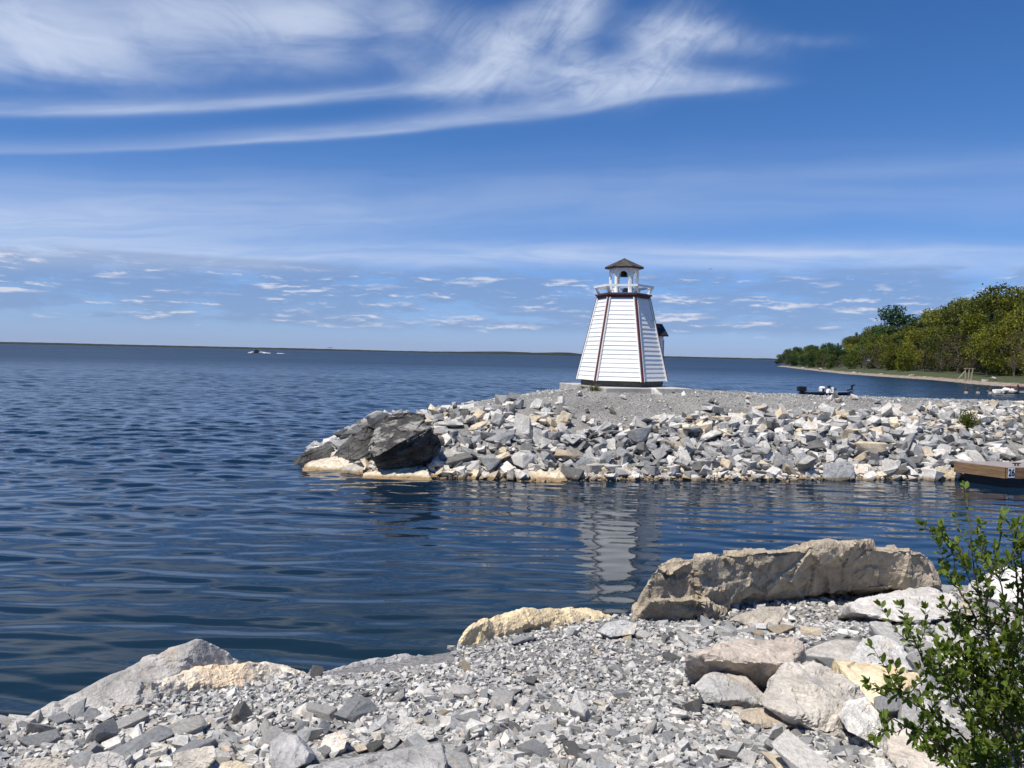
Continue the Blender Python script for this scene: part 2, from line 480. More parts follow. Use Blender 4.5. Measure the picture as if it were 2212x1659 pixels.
def grid(name, fx, xs, ys, mat, kind='structure', smooth=True):
    Xg, Yg = np.meshgrid(xs, ys)
    Z = fx(Xg, Yg)
    nx, ny = len(xs), len(ys)
    v = np.stack([Xg, Yg, Z], -1).reshape(-1, 3)
    i = np.arange(nx*ny).reshape(ny, nx)
    f = np.stack([i[:-1, :-1], i[:-1, 1:], i[1:, 1:], i[1:, :-1]], -1).reshape(-1, 4)
    o = mesh_np(name, v, f, mat, smooth=smooth); tag(o, kind=kind); return o
shore = grid('shore_ground', shore_h, np.linspace(-9, 14, 260), np.linspace(-3, 13, 220), M_GROUND)
breakwater = grid('breakwater_ground', crest_h, np.linspace(-9, 44, 330), np.linspace(15.5, 40, 170), M_CREST)
# lake bed under everything
lb, bb = new_mat('lake_bed'); bb.inputs['Base Color'].default_value = (0.05, 0.055, 0.04, 1)
bed = mesh_np('lake_bed', [(-30000, -300, -3), (30000, -300, -3), (30000, 42000, -3), (-30000, 42000, -3)], np.array([[0, 1, 2, 3]]), lb); tag(bed, kind='structure')

# ---------------------------------------------------------------- water
def calm(x, y):
    """1 in the open lake, lower behind the breakwater."""
    sx = 1/(1+np.exp((x+2.0)/1.6))
    far = 1/(1+np.exp(-(y-27)/2.0))
    return np.clip(np.maximum(sx*(0.35+0.65/(1+np.exp(-(y-13)/3.5))), far), 0, 1)
def waves(x, y, r):
    rs = np.random.RandomState(5)
    dr = r*0.0026 + 0.003
    z = np.zeros(x.shape)
    op = calm(x, y)
    wx = 0.35*np.sin(0.31*x+0.2*y+1.0) + 0.25*np.sin(0.53*y-0.41*x)
    west = op/(1+np.exp(-(y-13.5)/2.2))
    for k in range(120):
        if k % 2:                                      # long-crested ripples running in to the shore
            lam = math.exp(rs.uniform(math.log(0.17), math.log(0.95)))
            th = rs.normal(0, 0.22) - 0.08
            slope = 0.0265 if lam > 0.30 else 0.011
            gate = (0.40 + 0.60*op) if lam > 0.32 else (0.15 + 0.85*op)
        else:                                          # short-crested chop of the open lake
            lam = math.exp(rs.uniform(math.log(0.45), math.log(2.6)))
            th = rs.normal(0.15, 0.75)
            slope = 0.0300 if lam < 2.0 else 0.017
            gate = 0.07 + 0.93*west
        kx, ky = math.sin(th)*2*math.pi/lam, -math.cos(th)*2*math.pi/lam
        a = slope*lam/(2*math.pi)
        fade = np.clip((lam/dr - 3.5)/3.0, 0, 1)
        ph = rs.uniform(0, 6.28)
        env = 0.65 + 0.35*np.sin(x*0.37/lam**0.5*rs.uniform(.3, 1) + y*0.5/lam**0.5*rs.uniform(.3, 1) + rs.uniform(0, 6.28))
        z += a*gate*fade*env*np.sin(kx*(x+wx*lam*0.5) + ky*(y+wx*lam*0.35) + ph)
    return z
th = np.concatenate([np.linspace(-100, -44, 24)[:-1], np.linspace(-44, 44, 660), np.linspace(44, 100, 24)[1:]])*math.pi/180
rr = np.concatenate([np.exp(np.linspace(math.log(2.4), math.log(170), 1750)), np.exp(np.linspace(math.log(170), math.log(38000), 60))[1:]])
TH, RR = np.meshgrid(th, rr)
Wx, Wy = np.sin(TH)*RR, np.cos(TH)*RR
Wz = waves(Wx, Wy, RR)
nx, ny = len(th), len(rr)
i = np.arange(nx*ny).reshape(ny, nx)
wf = np.stack([i[:-1, :-1], i[:-1, 1:], i[1:, 1:], i[1:, :-1]], -1).reshape(-1, 4)
m, b = new_mat('lake_water')
gp = geopos()
sp = node('ShaderNodeSeparateXYZ'); link(gp, sp.inputs[0]); wxx, wyy = V(sp.outputs[0]), V(sp.outputs[1])
dist = V.m('SQRT', wxx*wxx + wyy*wyy)
fine = noise(comb(wxx*1.6, wyy*4.5, 0.0), 1.0, 3, 0.55)
mid = noise(comb(wxx*0.35, wyy*0.95, 4.0), 1.0, 4, 0.6)
rip = noise(comb(wxx*0.055, wyy*0.16, 8.0), 1.0, 4, 0.6)
patch = sstep(noise(comb(wxx*0.010, wyy*0.022, 3.0), 1.0, 4, 0.6), 0.40, 0.62, 0.55, 1.25)
sh = sstep(dist, 2.5, 16.0, 1.0, 0.0)
depthc = mixc(sh, (0.0045, 0.0155, 0.032), (0.007, 0.017, 0.018))
link(depthc, b.inputs['Base Color'])
link(sstep(dist, 14.0, 220.0, 0.035, 0.36), b.inputs['Roughness']); b.inputs['IOR'].default_value = 1.333
b.inputs['Specular IOR Level'].default_value = 0.5
farf = sstep(dist, 14.0, 60.0)
h = fine*(0.003 + 0.037*farf) + mid*(0.16*farf)*patch + rip*(0.30*farf)*patch*vmin(dist/60.0, 30.0)
bump(b, h, 1.0, 1.0)
water = mesh_np('water', np.stack([Wx, Wy, Wz], -1).reshape(-1, 3), wf, m, smooth=True); tag(water, kind='structure')

# ---------------------------------------------------------------- stones
def hull_np(pts):
    bm = bmesh.new()
    for p in pts: bm.verts.new(p)
    r = bmesh.ops.convex_hull(bm, input=bm.verts[:])
    bmesh.ops.delete(bm, geom=[v for v in bm.verts if not v.link_faces], context='VERTS')
    bmesh.ops.triangulate(bm, faces=bm.faces[:])
    bm.verts.index_update()
    v = np.array([q.co[:] for q in bm.verts]); f = np.array([[q.index for q in fc.verts] for fc in bm.faces])
    bm.free(); return v, f
def chip_points(rs, n_extra=5, flat=0.55):
    """Fractured block: a skewed box whose corners are cut off."""
    c = np.array([(x, y, z) for x in (-1, 1) for y in (-1, 1) for z in (-1, 1)], float)
    c += rs.uniform(-0.33, 0.33, c.shape)
    c[rs.randint(8)] *= 0.45
    c[rs.randint(8)] *= rs.uniform(0.4, 0.9)
    c[:, 0] += c[:, 2]*rs.uniform(-.35, .35)
    ex_ = rs.normal(size=(n_extra, 3)); ex_ /= np.linalg.norm(ex_, axis=1)[:, None]; ex_ *= rs.uniform(0.9, 1.25, (n_extra, 1))
    p = np.concatenate([c, ex_])
    p *= np.array([rs.uniform(.75, 1.15), rs.uniform(.5, .85), flat*rs.uniform(.55, 1.2)])
    return p/1.2
RS = np.random.RandomState(21)
LIB = [hull_np(chip_points(RS, RS.randint(1, 5), RS.choice([.4, .55, .7]))) for _ in range(60)]
def rot_np(rs, n, tilt):
    """Random rotations: free spin about z, tilted by roughly `tilt` radians."""
    a = rs.uniform(0, 2*np.pi, n); t = rs.normal(0, tilt, n); b = rs.uniform(0, 2*np.pi, n)
    ca, sa, ct, st, cb, sb = np.cos(a), np.sin(a), np.cos(t), np.sin(t), np.cos(b), np.sin(b)
    Z0, O = np.zeros(n), np.ones(n)
    Ra = np.stack([ca, -sa, Z0, sa, ca, Z0, Z0, Z0, O], -1).reshape(n, 3, 3)
    Rt = np.stack([O, Z0, Z0, Z0, ct, -st, Z0, st, ct], -1).reshape(n, 3, 3)
    Rb = np.stack([cb, -sb, Z0, sb, cb, Z0, Z0, Z0, O], -1).reshape(n, 3, 3)
    return Rb @ Rt @ Ra
def heap(name, pos, size, rs, mat, tilt=0.5, tints=None):
    """Many uncountable stones in one mesh."""
    ok = ~hides(pos, size)
    pos, size = pos[ok], size[ok]
    if tints is not None: tints = tints[ok]
    n = len(pos); R = rot_np(rs, n, tilt); lib = rs.randint(0, len(LIB), n)
    vv, ff, tt, off = [], [], [], 0
    tints = rs.uniform(0, 1, n) if tints is None else tints
    for k in range(len(LIB)):
        idx = np.where(lib == k)[0]
        if not len(idx): continue
        v, f = LIB[k]
        q = np.einsum('nij,vj->nvi', R[idx], v)*size[idx][:, None, None]*0.5 + pos[idx][:, None, :]
        vv.append(q.reshape(-1, 3))
        ff.append((f[None] + (np.arange(len(idx))*len(v))[:, None, None] + off).reshape(-1, 3))
        tt.append(np.repeat(tints[idx], len(v)))
        off += len(idx)*len(v)
    o = mesh_np(name, np.concatenate(vv), np.concatenate(ff), mat, tint=np.concatenate(tt))
    return o
# library meshes with chipped edges for stones that are objects
STONE_ME = []
for k in range(30):
    v, f = hull_np(chip_points(RS, RS.randint(2, 7), RS.choice([.42, .55, .7, .8])))
    bm = bmesh.new()
    vs_ = [bm.verts.new(p) for p in v]
    for t in f: bm.faces.new([vs_[q] for q in t])
    bmesh.ops.dissolve_limit(bm, angle_limit=0.12, verts=bm.verts[:], edges=bm.edges[:])
    bmesh.ops.bevel(bm, geom=bm.edges[:], offset=0.055, segments=1, affect='EDGES', clamp_overlap=True)
    bmesh.ops.triangulate(bm, faces=bm.faces[:])
    bmesh.ops.subdivide_edges(bm, edges=bm.edges[:], cuts=2, use_grid_fill=True)
    bmesh.ops.triangulate(bm, faces=bm.faces[:])
    me = bpy.data.meshes.new('stone'); bm.to_mesh(me); bm.free()
    co = np.array([q.co[:] for q in me.vertices])
    nrm = np.array([q.normal[:] for q in me.vertices])
    co = co + nrm*(fbm(co*2.6 + k*7.0, 4)*0.075)[:, None]
    me.vertices.foreach_set('co', co.astype(np.float32).ravel()); me.update()
    STONE_ME.append(me)

TRACED = []
BOULDER_PX = []                     # silhouettes (convex, pixels) with their distance
BOULDER_XY = []                     # footprints kept clear of scatter: (x, y, radius)
def boulder(name, label, hulls, color, vox=None, amp=0.03, freq=3.0, strata=None, mat=None, cat='boulder', group=None, keep=True, ridge=0.0, parent=None, facet=0.5, level=35):
    """hulls: lists of world points; their union is remeshed and roughened."""
    if name == 'shore_boulder':                # bedded on the gravel, not drowned in it
        hulls = [[EYE + (p-EYE)*0.982 for p in h] for h in hulls]; TRACED[:] = [EYE + (p-EYE)*0.982 for p in TRACED]
    amp = amp*0.65
    pts_all = np.array([p[:] for h in hulls for p in h])
    c = pts_all.mean(0)
    size = np.linalg.norm(pts_all.max(0)-pts_all.min(0))
    vox = vox or size/85
    V_, F_, off = [], [], 0
    for h in hulls:
        v, f = hull_np(np.array([p[:] for p in h]) - c)
        V_.append(v); F_.append(f+off); off += len(v)
    o = mesh_np(name, np.concatenate(V_), np.concatenate(F_), None)
    md = o.modifiers.new('r', 'REMESH'); md.mode = 'VOXEL'; md.voxel_size = vox
    dg = bpy.context.evaluated_depsgraph_get()
    me = bpy.data.meshes.new_from_object(o.evaluated_get(dg))
    o.modifiers.clear(); old = o.data; o.data = me; bpy.data.meshes.remove(old); me.name = name
    n = len(me.vertices)
    co = np.empty(n*3, np.float32); me.vertices.foreach_get('co', co); co = co.reshape(-1, 3).astype(float)
    nr = np.empty(n*3, np.float32); me.vertices.foreach_get('normal', nr); nr = nr.reshape(-1, 3).astype(float)
    wp = co + c
    s = amp*fbm(wp*freq + 3.0, 5, 0.55)
    # fracture facets: every vertex follows the tilted plane of its nearest chip
    rq = np.random.RandomState(int(abs(c[0]*131 + c[1]*57 + c[2]*17)*10) % 99991)
    for cnt, sl in ((24, 0.085*facet), (120, 0.10*facet), (500, 0.09*facet)):
        sd_ = co[rq.choice(n, min(cnt, n), replace=False)]
        wq = co + 0.10*size/cnt**0.5*np.stack([perlin(wp*6/size*cnt**0.5*0.25 + q) for q in (1.3, 7.7, 15.1)], -1)
        best = np.zeros(n, int); bd = np.full(n, 1e9)
        for k_ in range(len(sd_)):
            dd = ((wq - sd_[k_])**2).sum(1)
            m_ = dd < bd; bd[m_] = dd[m_]; best[m_] = k_
        g_ = rq.normal(0, sl, (len(sd_), 3)); of_ = rq.normal(0, sl*0.10*size/cnt**0.5, len(sd_))
        s = s + ((co - sd_[best])*g_[best]).sum(1) + of_[best]
    if ridge: s = s + ridge*(fbm(wp*freq*1.6 + 51.0, 4, 0.55, True) - 0.35)
    if strata:
        d, sa, sf = strata
        d = np.array(d, float)/np.linalg.norm(d)
        t = (wp @ d)*sf + 0.55*fbm(wp*1.6, 3)
        kk = np.floor(t); fr_ = t - kk
        lay = perlin(np.stack([kk*7.31, wp[:, 0]*1.3 + kk*2.7, wp[:, 1]*1.3 + kk*0.9], -1))*2.2 - 0.6*np.clip(1-np.minimum(fr_, 1-fr_)*9, 0, 1)
        side = 1-np.abs(nr @ d)
        s = s + sa*lay*np.clip(side*1.4, 0, 1)
    s = s - max(0.0, np.percentile(s, level))
    co = co + nr*s[:, None]
    me.vertices.foreach_set('co', co.astype(np.float32).ravel()); me.update()
    me.polygons.foreach_set('use_smooth', np.zeros(len(me.polygons), bool))
    me.materials.append(mat or M_STONE)
    o.location = c; o.color = (*color, 1)
    if parent: o.parent = parent
    else: tag(o, label, cat, group)
    if keep:
        BOULDER_PX.append((np.array([p[:] for p in (TRACED or hulls[0])]) if len(hulls) < 2 else pts_all, pts_all[:, 1].min()))
    TRACED.clear()
    if keep: BOULDER_XY.append((c[0], c[1], 0.42*max(np.ptp(pts_all[:, 0]), np.ptp(pts_all[:, 1])*0.6)))
    return o
def away(pts, depth, shrink=0.92, drop=0.0):
    """The far side of a block: the same outline pushed away from the viewer's side, a little smaller."""
    q = [EYE + (p-EYE)*(1 + depth/p.y) for p in pts]
    c = sum(q, Vector())/len(q)
    return [c + (p-c)*shrink - Vector((0, 0, drop)) for p in q]
def slabpts(front, Yf, depth, back_dz=0.0, shrink=0.9, sink=0.0):
    """Turn a traced front outline into a block of real depth."""
    a = [P(px, py, Yf(px, py)) for px, py in front]
    c = sum(a, Vector())/len(a)
    TRACED.extend(a)
    b = away(a, depth, shrink, -back_dz*0.3)
    a = [p - Vector((0, 0, sink)) if p.z < c.z else p for p in a]
    return a + b
def lin(x0, y0, x1, y1): return lambda px, py=0: y0 + (px-x0)/(x1-x0)*(y1-y0)
S = STONE
# --- near shore: the named rocks
f = lin(1365, 6.35, 2030, 7.7)
top = lambda px, py: f(px) + 0.10
A = [P(1365, 1346, f(1365)), P(1372, 1318, f(1372)), P(1408, 1240, f(1408)-.02), P(1432, 1216, f(1432)), P(1480, 1206, f(1480)), P(1500, 1345, f(1500)+.30), P(1400, 1352, f(1400)+.05), P(1460, 1335, f(1460)+.0)]
A += away(A[:7], 0.75)
B = [P(1440, 1214, f(1440)+.02), P(1560, 1196, f(1560)), P(1700, 1182, f(1700)), P(1800, 1178, f(1800)), P(1440, 1310, f(1440)+.05), P(1560, 1320, f(1560)+.22), P(1700, 1300, f(1700)+.22), P(1800, 1282, f(1800)+.22)]
B += away(B, 0.8, 0.97)
D = [P(1790, 1179, f(1790)), P(1900, 1180, f(1900)), P(1990, 1187, f(1990)), P(2010, 1200, f(2010)), P(2028, 1240, f(2028)), P(2034, 1268, f(2034)), P(1790, 1288, f(1790)+.15), P(1900, 1280, f(1900)+.12), P(2000, 1266, f(2000)+.1)]
D += away(D, 0.75, 0.95)
Lw = [P(1364, 1348, f(1364)), P(1400, 1300, f(1400)-.14), P(1500, 1292, f(1500)-.12), P(1560, 1322, f(1560)+.05), P(1470, 1334, f(1470)-.02), P(1410, 1350, f(1410)-.02)]
Lw += away(Lw, 0.5)
boulder('shore_boulder', 'huge long tan slab lying tilted across smaller rocks at the near water edge', [A, B, D, Lw], (0.375, 0.32, 0.24), vox=0.018, amp=0.022, freq=3.0, strata=((0.10, -0.1, 1), 0.018, 5.0), ridge=0.012, facet=0.8, level=80)
f2 = lin(990, 5.15, 1342, 6.25)
A = [(988, 1414), (990, 1380), (1010, 1351), (1080, 1327), (1180, 1311), (1330, 1308), (1346, 1328), (1300, 1352), (1200, 1372), (1080, 1397), (1040, 1412)]
boulder('shore_boulder', 'long pale yellow slab lying along the near water edge', [slabpts(A, lambda px, py: f2(px) + (0.0 if py > 1350 else 0.12), 0.42, -0.12, 0.92, 0.12)], (0.68, 0.55, 0.35), amp=0.022, freq=4.0, facet=0.8, level=25)
f3 = lin(30, 3.45, 520, 4.35)
A = [P(30, 1562, 3.42), P(150, 1502, 3.62), P(312, 1440, 3.95), P(346, 1408, 4.1), P(428, 1378, 4.2), P(480, 1400, 4.35), P(525, 1434, 4.45), P(420, 1450, 4.05), P(330, 1515, 3.75), P(160, 1560, 3.5), P(395, 1440, 3.98)]
TRACED.extend([A[i] for i in (0, 1, 2, 3, 4, 5, 6, 7, 8, 9)])
A += [P(30, 1562, 3.42)+Vector((0.0, .12, -.35)), P(312, 1440, 3.95)+Vector((-.05, .35, -.3)), P(440, 1390, 4.2)+Vector((-.05, .5, -.3)), P(525, 1434, 4.45)+Vector((.05, .3, -.35)), P(330, 1560, 3.75), P(420, 1510, 4.1)]
boulder('shore_boulder', 'big pointed grey boulder at the left, rising above the water', [A], (0.42, 0.40, 0.37), amp=0.018, freq=6.0, facet=0.4, level=50)
f4 = lin(325, 3.78, 676, 4.45)
A = [(322, 1512), (325, 1472), (372, 1452), (425, 1440), (560, 1430), (622, 1425), (676, 1441), (672, 1462), (600, 1476), (480, 1505), (380, 1520)]
boulder('shore_boulder', 'cream flat slab half buried in gravel beside the pointed grey boulder', [slabpts(A, lambda px, py: f4(px)+(0.0 if py > 1460 else 0.13), 0.28, -0.06, 0.9, 0.10)], (0.64, 0.57, 0.46), amp=0.026, freq=6.0, facet=0.9)
f5 = lin(680, 4.5, 985, 5.1)
A = [(678, 1466), (690, 1454), (760, 1433), (850, 1412), (960, 1408), (986, 1422), (985, 1445), (850, 1462), (720, 1478)]
boulder('shore_boulder', 'low grey ledge of rock sunk in gravel at the middle of the bank', [slabpts(A, lambda px, py: f5(px)+(0.0 if py > 1440 else 0.16), 0.25, -0.08, 0.92, 0.12)], (0.37, 0.36, 0.35), amp=0.025, freq=6.0)
Y = shore_at(1600, 1500).y
A = [P(1482, 1412, Y+.10), P(1560, 1386, Y+.42), P(1640, 1379, Y+.5), P(1722, 1378, Y+.55), P(1738, 1396, Y+.45), P(1708, 1434, Y+.05), P(1600, 1428, Y-.02), P(1520, 1418, Y), P(1478, 1450, Y+.18), P(1492, 1470, Y+.24), P(1560, 1492, Y+.26), P(1660, 1508, Y+.25), P(1700, 1490, Y+.28), P(1738, 1440, Y+.48)]
A += [P(1560, 1440, Y+.6), P(1735, 1430, Y+.7)]
boulder('shore_boulder', 'blocky grey boulder with a flat peach coloured top', [A], (0.44, 0.38, 0.32), amp=0.024, freq=5.5, facet=0.8)
Y = shore_at(1750, 1575).y
A = [P(1692, 1436, Y+.42), P(1760, 1424, Y+.5), P(1832, 1462, Y+.36), P(1868, 1500, Y+.25), P(1882, 1540, Y+.15), P(1845, 1572, Y+.02), P(1790, 1584, Y-.05), P(1722, 1572, Y+.02), P(1700, 1545, Y-.04), P(1640, 1522, Y+.08), P(1662, 1490, Y+.2), P(1690, 1466, Y+.28), P(1760, 1500, Y+.10), P(1780, 1530, Y)]
A += [p + Vector((0.05, 0.3, -0.2)) for p in A[:5]]
boulder('shore_boulder', 'big craggy light grey boulder leaning against the peach topped block', [A], (0.50, 0.46, 0.40), amp=0.036, freq=5.0, facet=1.0)
Y = shore_at(1890, 1530).y
A = [P(1800, 1422, Y+.62), P(1850, 1436, Y+.58), P(1985, 1450, Y+.60), P(1990, 1462, Y+.55), P(1960, 1484, Y+.35), P(1905, 1534, Y+.02), P(1870, 1505, Y+.12)]
A += [p + Vector((0.02, 0.1, -0.16)) for p in A]
boulder('shore_boulder', 'flat cream yellow slab tilted toward the leafy shrub', [A], (0.72, 0.60, 0.40), amp=0.02, freq=6.0)
Y = shore_at(1580, 1528).y
A = [P(1506, 1486, Y+.04), P(1530, 1460, Y+.14), P(1560, 1455, Y+.2), P(1612, 1462, Y+.2), P(1652, 1500, Y+.1), P(1655, 1522, Y+.06), P(1590, 1512, Y-.02), P(1520, 1520, Y), P(1600, 1532, Y+.02)]
A += [p + Vector((0.02, 0.16, -0.06)) for p in A[:5]]
boulder('shore_boulder', 'small pale grey angular boulder in front of the peach topped block', [A], S['pale grey'], amp=0.014, freq=9.0)
Y = shore_at(1680, 1572).y
A = [P(1610, 1555, Y), P(1622, 1536, Y+.08), P(1650, 1531, Y+.12), P(1725, 1540, Y+.12), P(1742, 1556, Y+.06), P(1722, 1572, Y), P(1640, 1574, Y-.02)]
A += [p + Vector((0.0, 0.12, -0.05)) for p in A[:5]]
boulder('shore_boulder', 'low tan stone at the foot of the craggy light grey boulder', [A], (0.47, 0.40, 0.31), amp=0.012, freq=9.0)
Y = shore_at(1870, 1608).y
A = [P(1828, 1550, Y+.06), P(1840, 1518, Y+.16), P(1872, 1506, Y+.22), P(1900, 1540, Y+.14), P(1915, 1600, Y+.05), P(1905, 1618, Y), P(1852, 1590, Y-.02), P(1830, 1580, Y+.02)]
A += [p + Vector((0.03, 0.14, -0.06)) for p in A[:5]]
boulder('shore_boulder', 'upright white block standing between the craggy boulder and the shrub', [A], (0.60, 0.58, 0.53), amp=0.014, freq=8.0)
Y = shore_at(1990, 1690).y
A = [P(1912, 1580, Y+.36), P(1930, 1552, Y+.46), P(1965, 1560, Y+.42), P(2040, 1620, Y+.22), P(2110, 1690, Y+.05), P(2080, 1720, Y), P(1960, 1700, Y), P(1922, 1640, Y+.15)]
A += [p + Vector((0.05, 0.2, -0.15)) for p in A[:5]]
boulder('shore_boulder', 'large whitish grey slab under the leafy shrub, shaded by its twigs', [A], (0.47, 0.46, 0.44), amp=0.02, freq=6.0)
Y = shore_at(800, 1690).y
A = [P(630, 1668, Y-.02), P(700, 1652, Y+.1), P(820, 1626, Y+.16), P(952, 1604, Y+.26), P(962, 1640, Y+.1), P(958, 1690, Y), P(760, 1720, Y-.12), P(640, 1720, Y-.14)]
A += [p + Vector((0.0, 0.22, -0.12)) for p in A[:5]]
boulder('shore_boulder', 'wide flat grey slab cut off by the bottom of the photo', [A], (0.37, 0.36, 0.34), amp=0.016, freq=6.0)
Y = shore_at(620, 1668).y
A = [P(582, 1645, Y), P(584, 1600, Y+.1), P(612, 1580, Y+.16), P(640, 1588, Y+.12), P(668, 1626, Y+.06), P(660, 1650, Y+.02), P(636, 1662, Y-.02), P(590, 1672, Y-.02)]
A += [p + Vector((0.0, 0.12, -0.08)) for p in A[:5]]
boulder('shore_boulder', 'upright grey rock with a tan right side, near the flat bottom slab', [A], (0.42, 0.41, 0.40), amp=0.014, freq=9.0)
Y = shore_at(1900, 1445).y
A = [P(1842, 1430, Y+.06), P(1862, 1402, Y+.2), P(1905, 1374, Y+.4), P(1935, 1382, Y+.38), P(1975, 1425, Y+.2), P(1990, 1450, Y+.1), P(1900, 1448, Y), P(1850, 1442, Y)]
A += [p + Vector((0.03, 0.25, -0.1)) for p in A[:5]]
boulder('shore_boulder', 'pointed pale grey rock behind the flat cream yellow slab', [A], (0.50, 0.49, 0.47), amp=0.022, freq=7.0, facet=1.0)
Y = shore_at(1790, 1432).y
A = [P(1735, 1424, Y+.05), P(1765, 1398, Y+.22), P(1812, 1382, Y+.35), P(1850, 1384, Y+.36), P(1868, 1402, Y+.2), P(1835, 1432, Y), P(1760, 1434, Y)]
A += [p + Vector((0.03, 0.22, -0.1)) for p in A[:5]]
boulder('shore_boulder', 'grey brown rock wedged between the peach topped block and the pointed rock', [A], (0.42, 0.39, 0.35), amp=0.02, freq=7.0)
Y = shore_at(1940, 1345).y
A = [P(1830, 1302, Y+.35), P(1900, 1280, Y+.75), P(2000, 1267, Y+1.0), P(2060, 1280, Y+.9), P(2080, 1310, Y+.5), P(2060, 1335, Y+.2), P(1950, 1345, Y), P(1850, 1322, Y+.12)]
A += [p + Vector((0.05, 0.35, -0.25)) for p in A[:5]]
boulder('shore_boulder', 'broad whitish slab under the right end of the huge tan slab', [A], (0.53, 0.50, 0.46), amp=0.03, freq=4.5)
Y = shore_at(2160, 1310).y
A = [P(2125, 1290, Y+.1), P(2140, 1240, Y+.3), P(2175, 1224, Y+.5), P(2240, 1230, Y+.5), P(2250, 1290, Y+.1), P(2180, 1305, Y)]
A += [p + Vector((0.03, 0.4, -0.2)) for p in A[:5]]
boulder('shore_boulder', 'white rock behind the top of the leafy shrub at the right edge', [A], (0.60, 0.58, 0.55), amp=0.03, freq=4.5)
Y = shore_at(1640, 1352).y
A = [P(1586, 1340, Y), P(1600, 1328, Y+.05), P(1660, 1312, Y+.12), P(1690, 1311, Y+.15), P(1702, 1322, Y+.1), P(1680, 1348, Y), P(1620, 1354, Y-.02)]
A += [p + Vector((0.0, 0.16, -0.06)) for p in A[:5]]
boulder('shore_boulder', 'small tan stone tucked under the huge tan slab', [A], (0.46, 0.41, 0.34), amp=0.014, freq=9.0)
Y = shore_at(1330, 1375).y
A = [P(1296, 1366, Y), P(1312, 1346, Y+.08), P(1345, 1338, Y+.14), P(1376, 1348, Y+.1), P(1372, 1370, Y), P(1320, 1376, Y-.02)]
A += [p + Vector((0.0, 0.16, -0.06)) for p in A[:5]]
boulder('shore_boulder', 'pale grey stone between the yellow slab and the huge tan slab', [A], (0.46, 0.46, 0.45), amp=0.014, freq=9.0)
for pts, colr, lab in [
    ([(371, 1655), (375, 1628), (402, 1618), (430, 1625), (462, 1612), (468, 1635), (440, 1662), (385, 1668)], (0.47, 0.43, 0.37), 'cream lumpy stone at the bottom edge left of the upright grey rock'),
    ([(466, 1668), (478, 1648), (510, 1640), (545, 1655), (546, 1680), (480, 1685)], S['cream'], 'yellow cream stone cut by the bottom edge left of the flat slab'),
    ([(38, 1662), (44, 1640), (100, 1634), (140, 1640), (145, 1660), (90, 1672)], (0.45, 0.41, 0.35), 'flat cream stone at the bottom left corner'),
    ([(187, 1655), (200, 1630), (235, 1622), (268, 1634), (275, 1655), (230, 1668)], (0.43, 0.41, 0.38), 'pale tan stone at the bottom edge near the left corner'),
    ([(690, 1612), (702, 1588), (735, 1576), (752, 1590), (745, 1612), (715, 1622)], S['grey-white'], 'whitish stone just above the flat bottom slab'),
    ([(845, 1588), (855, 1566), (890, 1560), (935, 1572), (940, 1590), (890, 1602)], S['pale grey'], 'pale grey faceted stone above the right end of the flat bottom slab')]:
    Y = shore_at(pts[0][0], max(p[1] for p in pts)).y
    boulder('shore_boulder', lab, [slabpts(pts, lambda px, py: Y + (1660-py)*0.0010, 0.10, -0.03, 0.85, 0.01)], colr, amp=0.010, freq=11.0, cat='stone')

# --- breakwater: the named rocks
BK = (0.028, 0.027, 0.026)
mk, b = new_mat('black_weathered_rock')
co = objco()
n1 = noise(co, 2.5, 5, 0.6); n2 = noise(co, 14.0, 5, 0.65)
up = V.m('MAXIMUM', sepz(V(node('ShaderNodeNewGeometry').outputs['Normal'])), 0.0)
li = sstep(noise(vmul(vadd(co, (4.0, 0, 0)), (1.3, 1.3, 3.0)), 1.5, 6, 0.66), 0.46, 0.60)*sstep(up, 0.15, 0.75, 0.25, 1.0)
c = mixc(sstep(n1, 0.3, 0.7), (0.016, 0.0155, 0.015), (0.040, 0.038, 0.035))
oi = node('ShaderNodeObjectInfo'); so_ = node('ShaderNodeSeparateColor'); V.nt.links.new(oi.outputs['Color'], so_.inputs[0])
c = mixc(li*(0.2 + 0.7*V(so_.outputs[0])), c, (0.27, 0.255, 0.23))
f_ = sstep(n2, 0.3, 0.7, 0.75, 1.3)
c = mixc(1.0, c, comb(f_, f_, f_), 'MULTIPLY')
link(c, b.inputs['Base Color']); b.inputs['Roughness'].default_value = 0.75
pb = bump(b, n2, 0.6, 0.03)
YB = 18.9
def fy(y): return lambda px, py: y + (1010-py)*0.011
A = [P(797, 962, 18.45), P(811, 986, 18.05), P(837, 972, 17.98), P(866, 955, 18.02), P(928, 924, 18.45), P(816, 912, 19.1), P(850, 903, 19.25), P(881, 897, 19.3), P(906, 904, 19.1),
     P(812, 1012, 18.45), P(850, 1020, 18.5), P(930, 1000, 18.75), P(953, 966, 18.75), P(946, 945, 18.7)]
A += away([A[0], A[5], A[7], A[8], A[12], A[11], A[9]], 0.9, 0.9)
boulder('dark_boulder', 'big black weathered boulder in front at the tip of the breakwater', [A], (1.0, 1.0, 1.0), vox=0.020, amp=0.035, freq=2.4, strata=((-0.45, -0.25, 1.0), 0.035, 12.0), mat=mk, facet=0.7)
A = [(727, 970), (738, 950), (800, 918), (850, 897), (885, 890), (915, 897), (915, 940), (850, 1000), (790, 1006), (745, 998)]
boulder('dark_boulder', 'black layered boulder behind and left of the other big black one', [slabpts(A, lambda px, py: 19.0 + (1010-py)*0.012 + max(0, px-800)*0.004, 1.0, -0.1, 0.9, 0.2)], BK, vox=0.020, amp=0.04, freq=2.0, strata=((-0.45, -0.25, 1.0), 0.050, 11.0), mat=mk)
A = [(630, 994), (660, 976), (708, 958), (722, 966), (722, 982), (690, 992), (650, 998)]
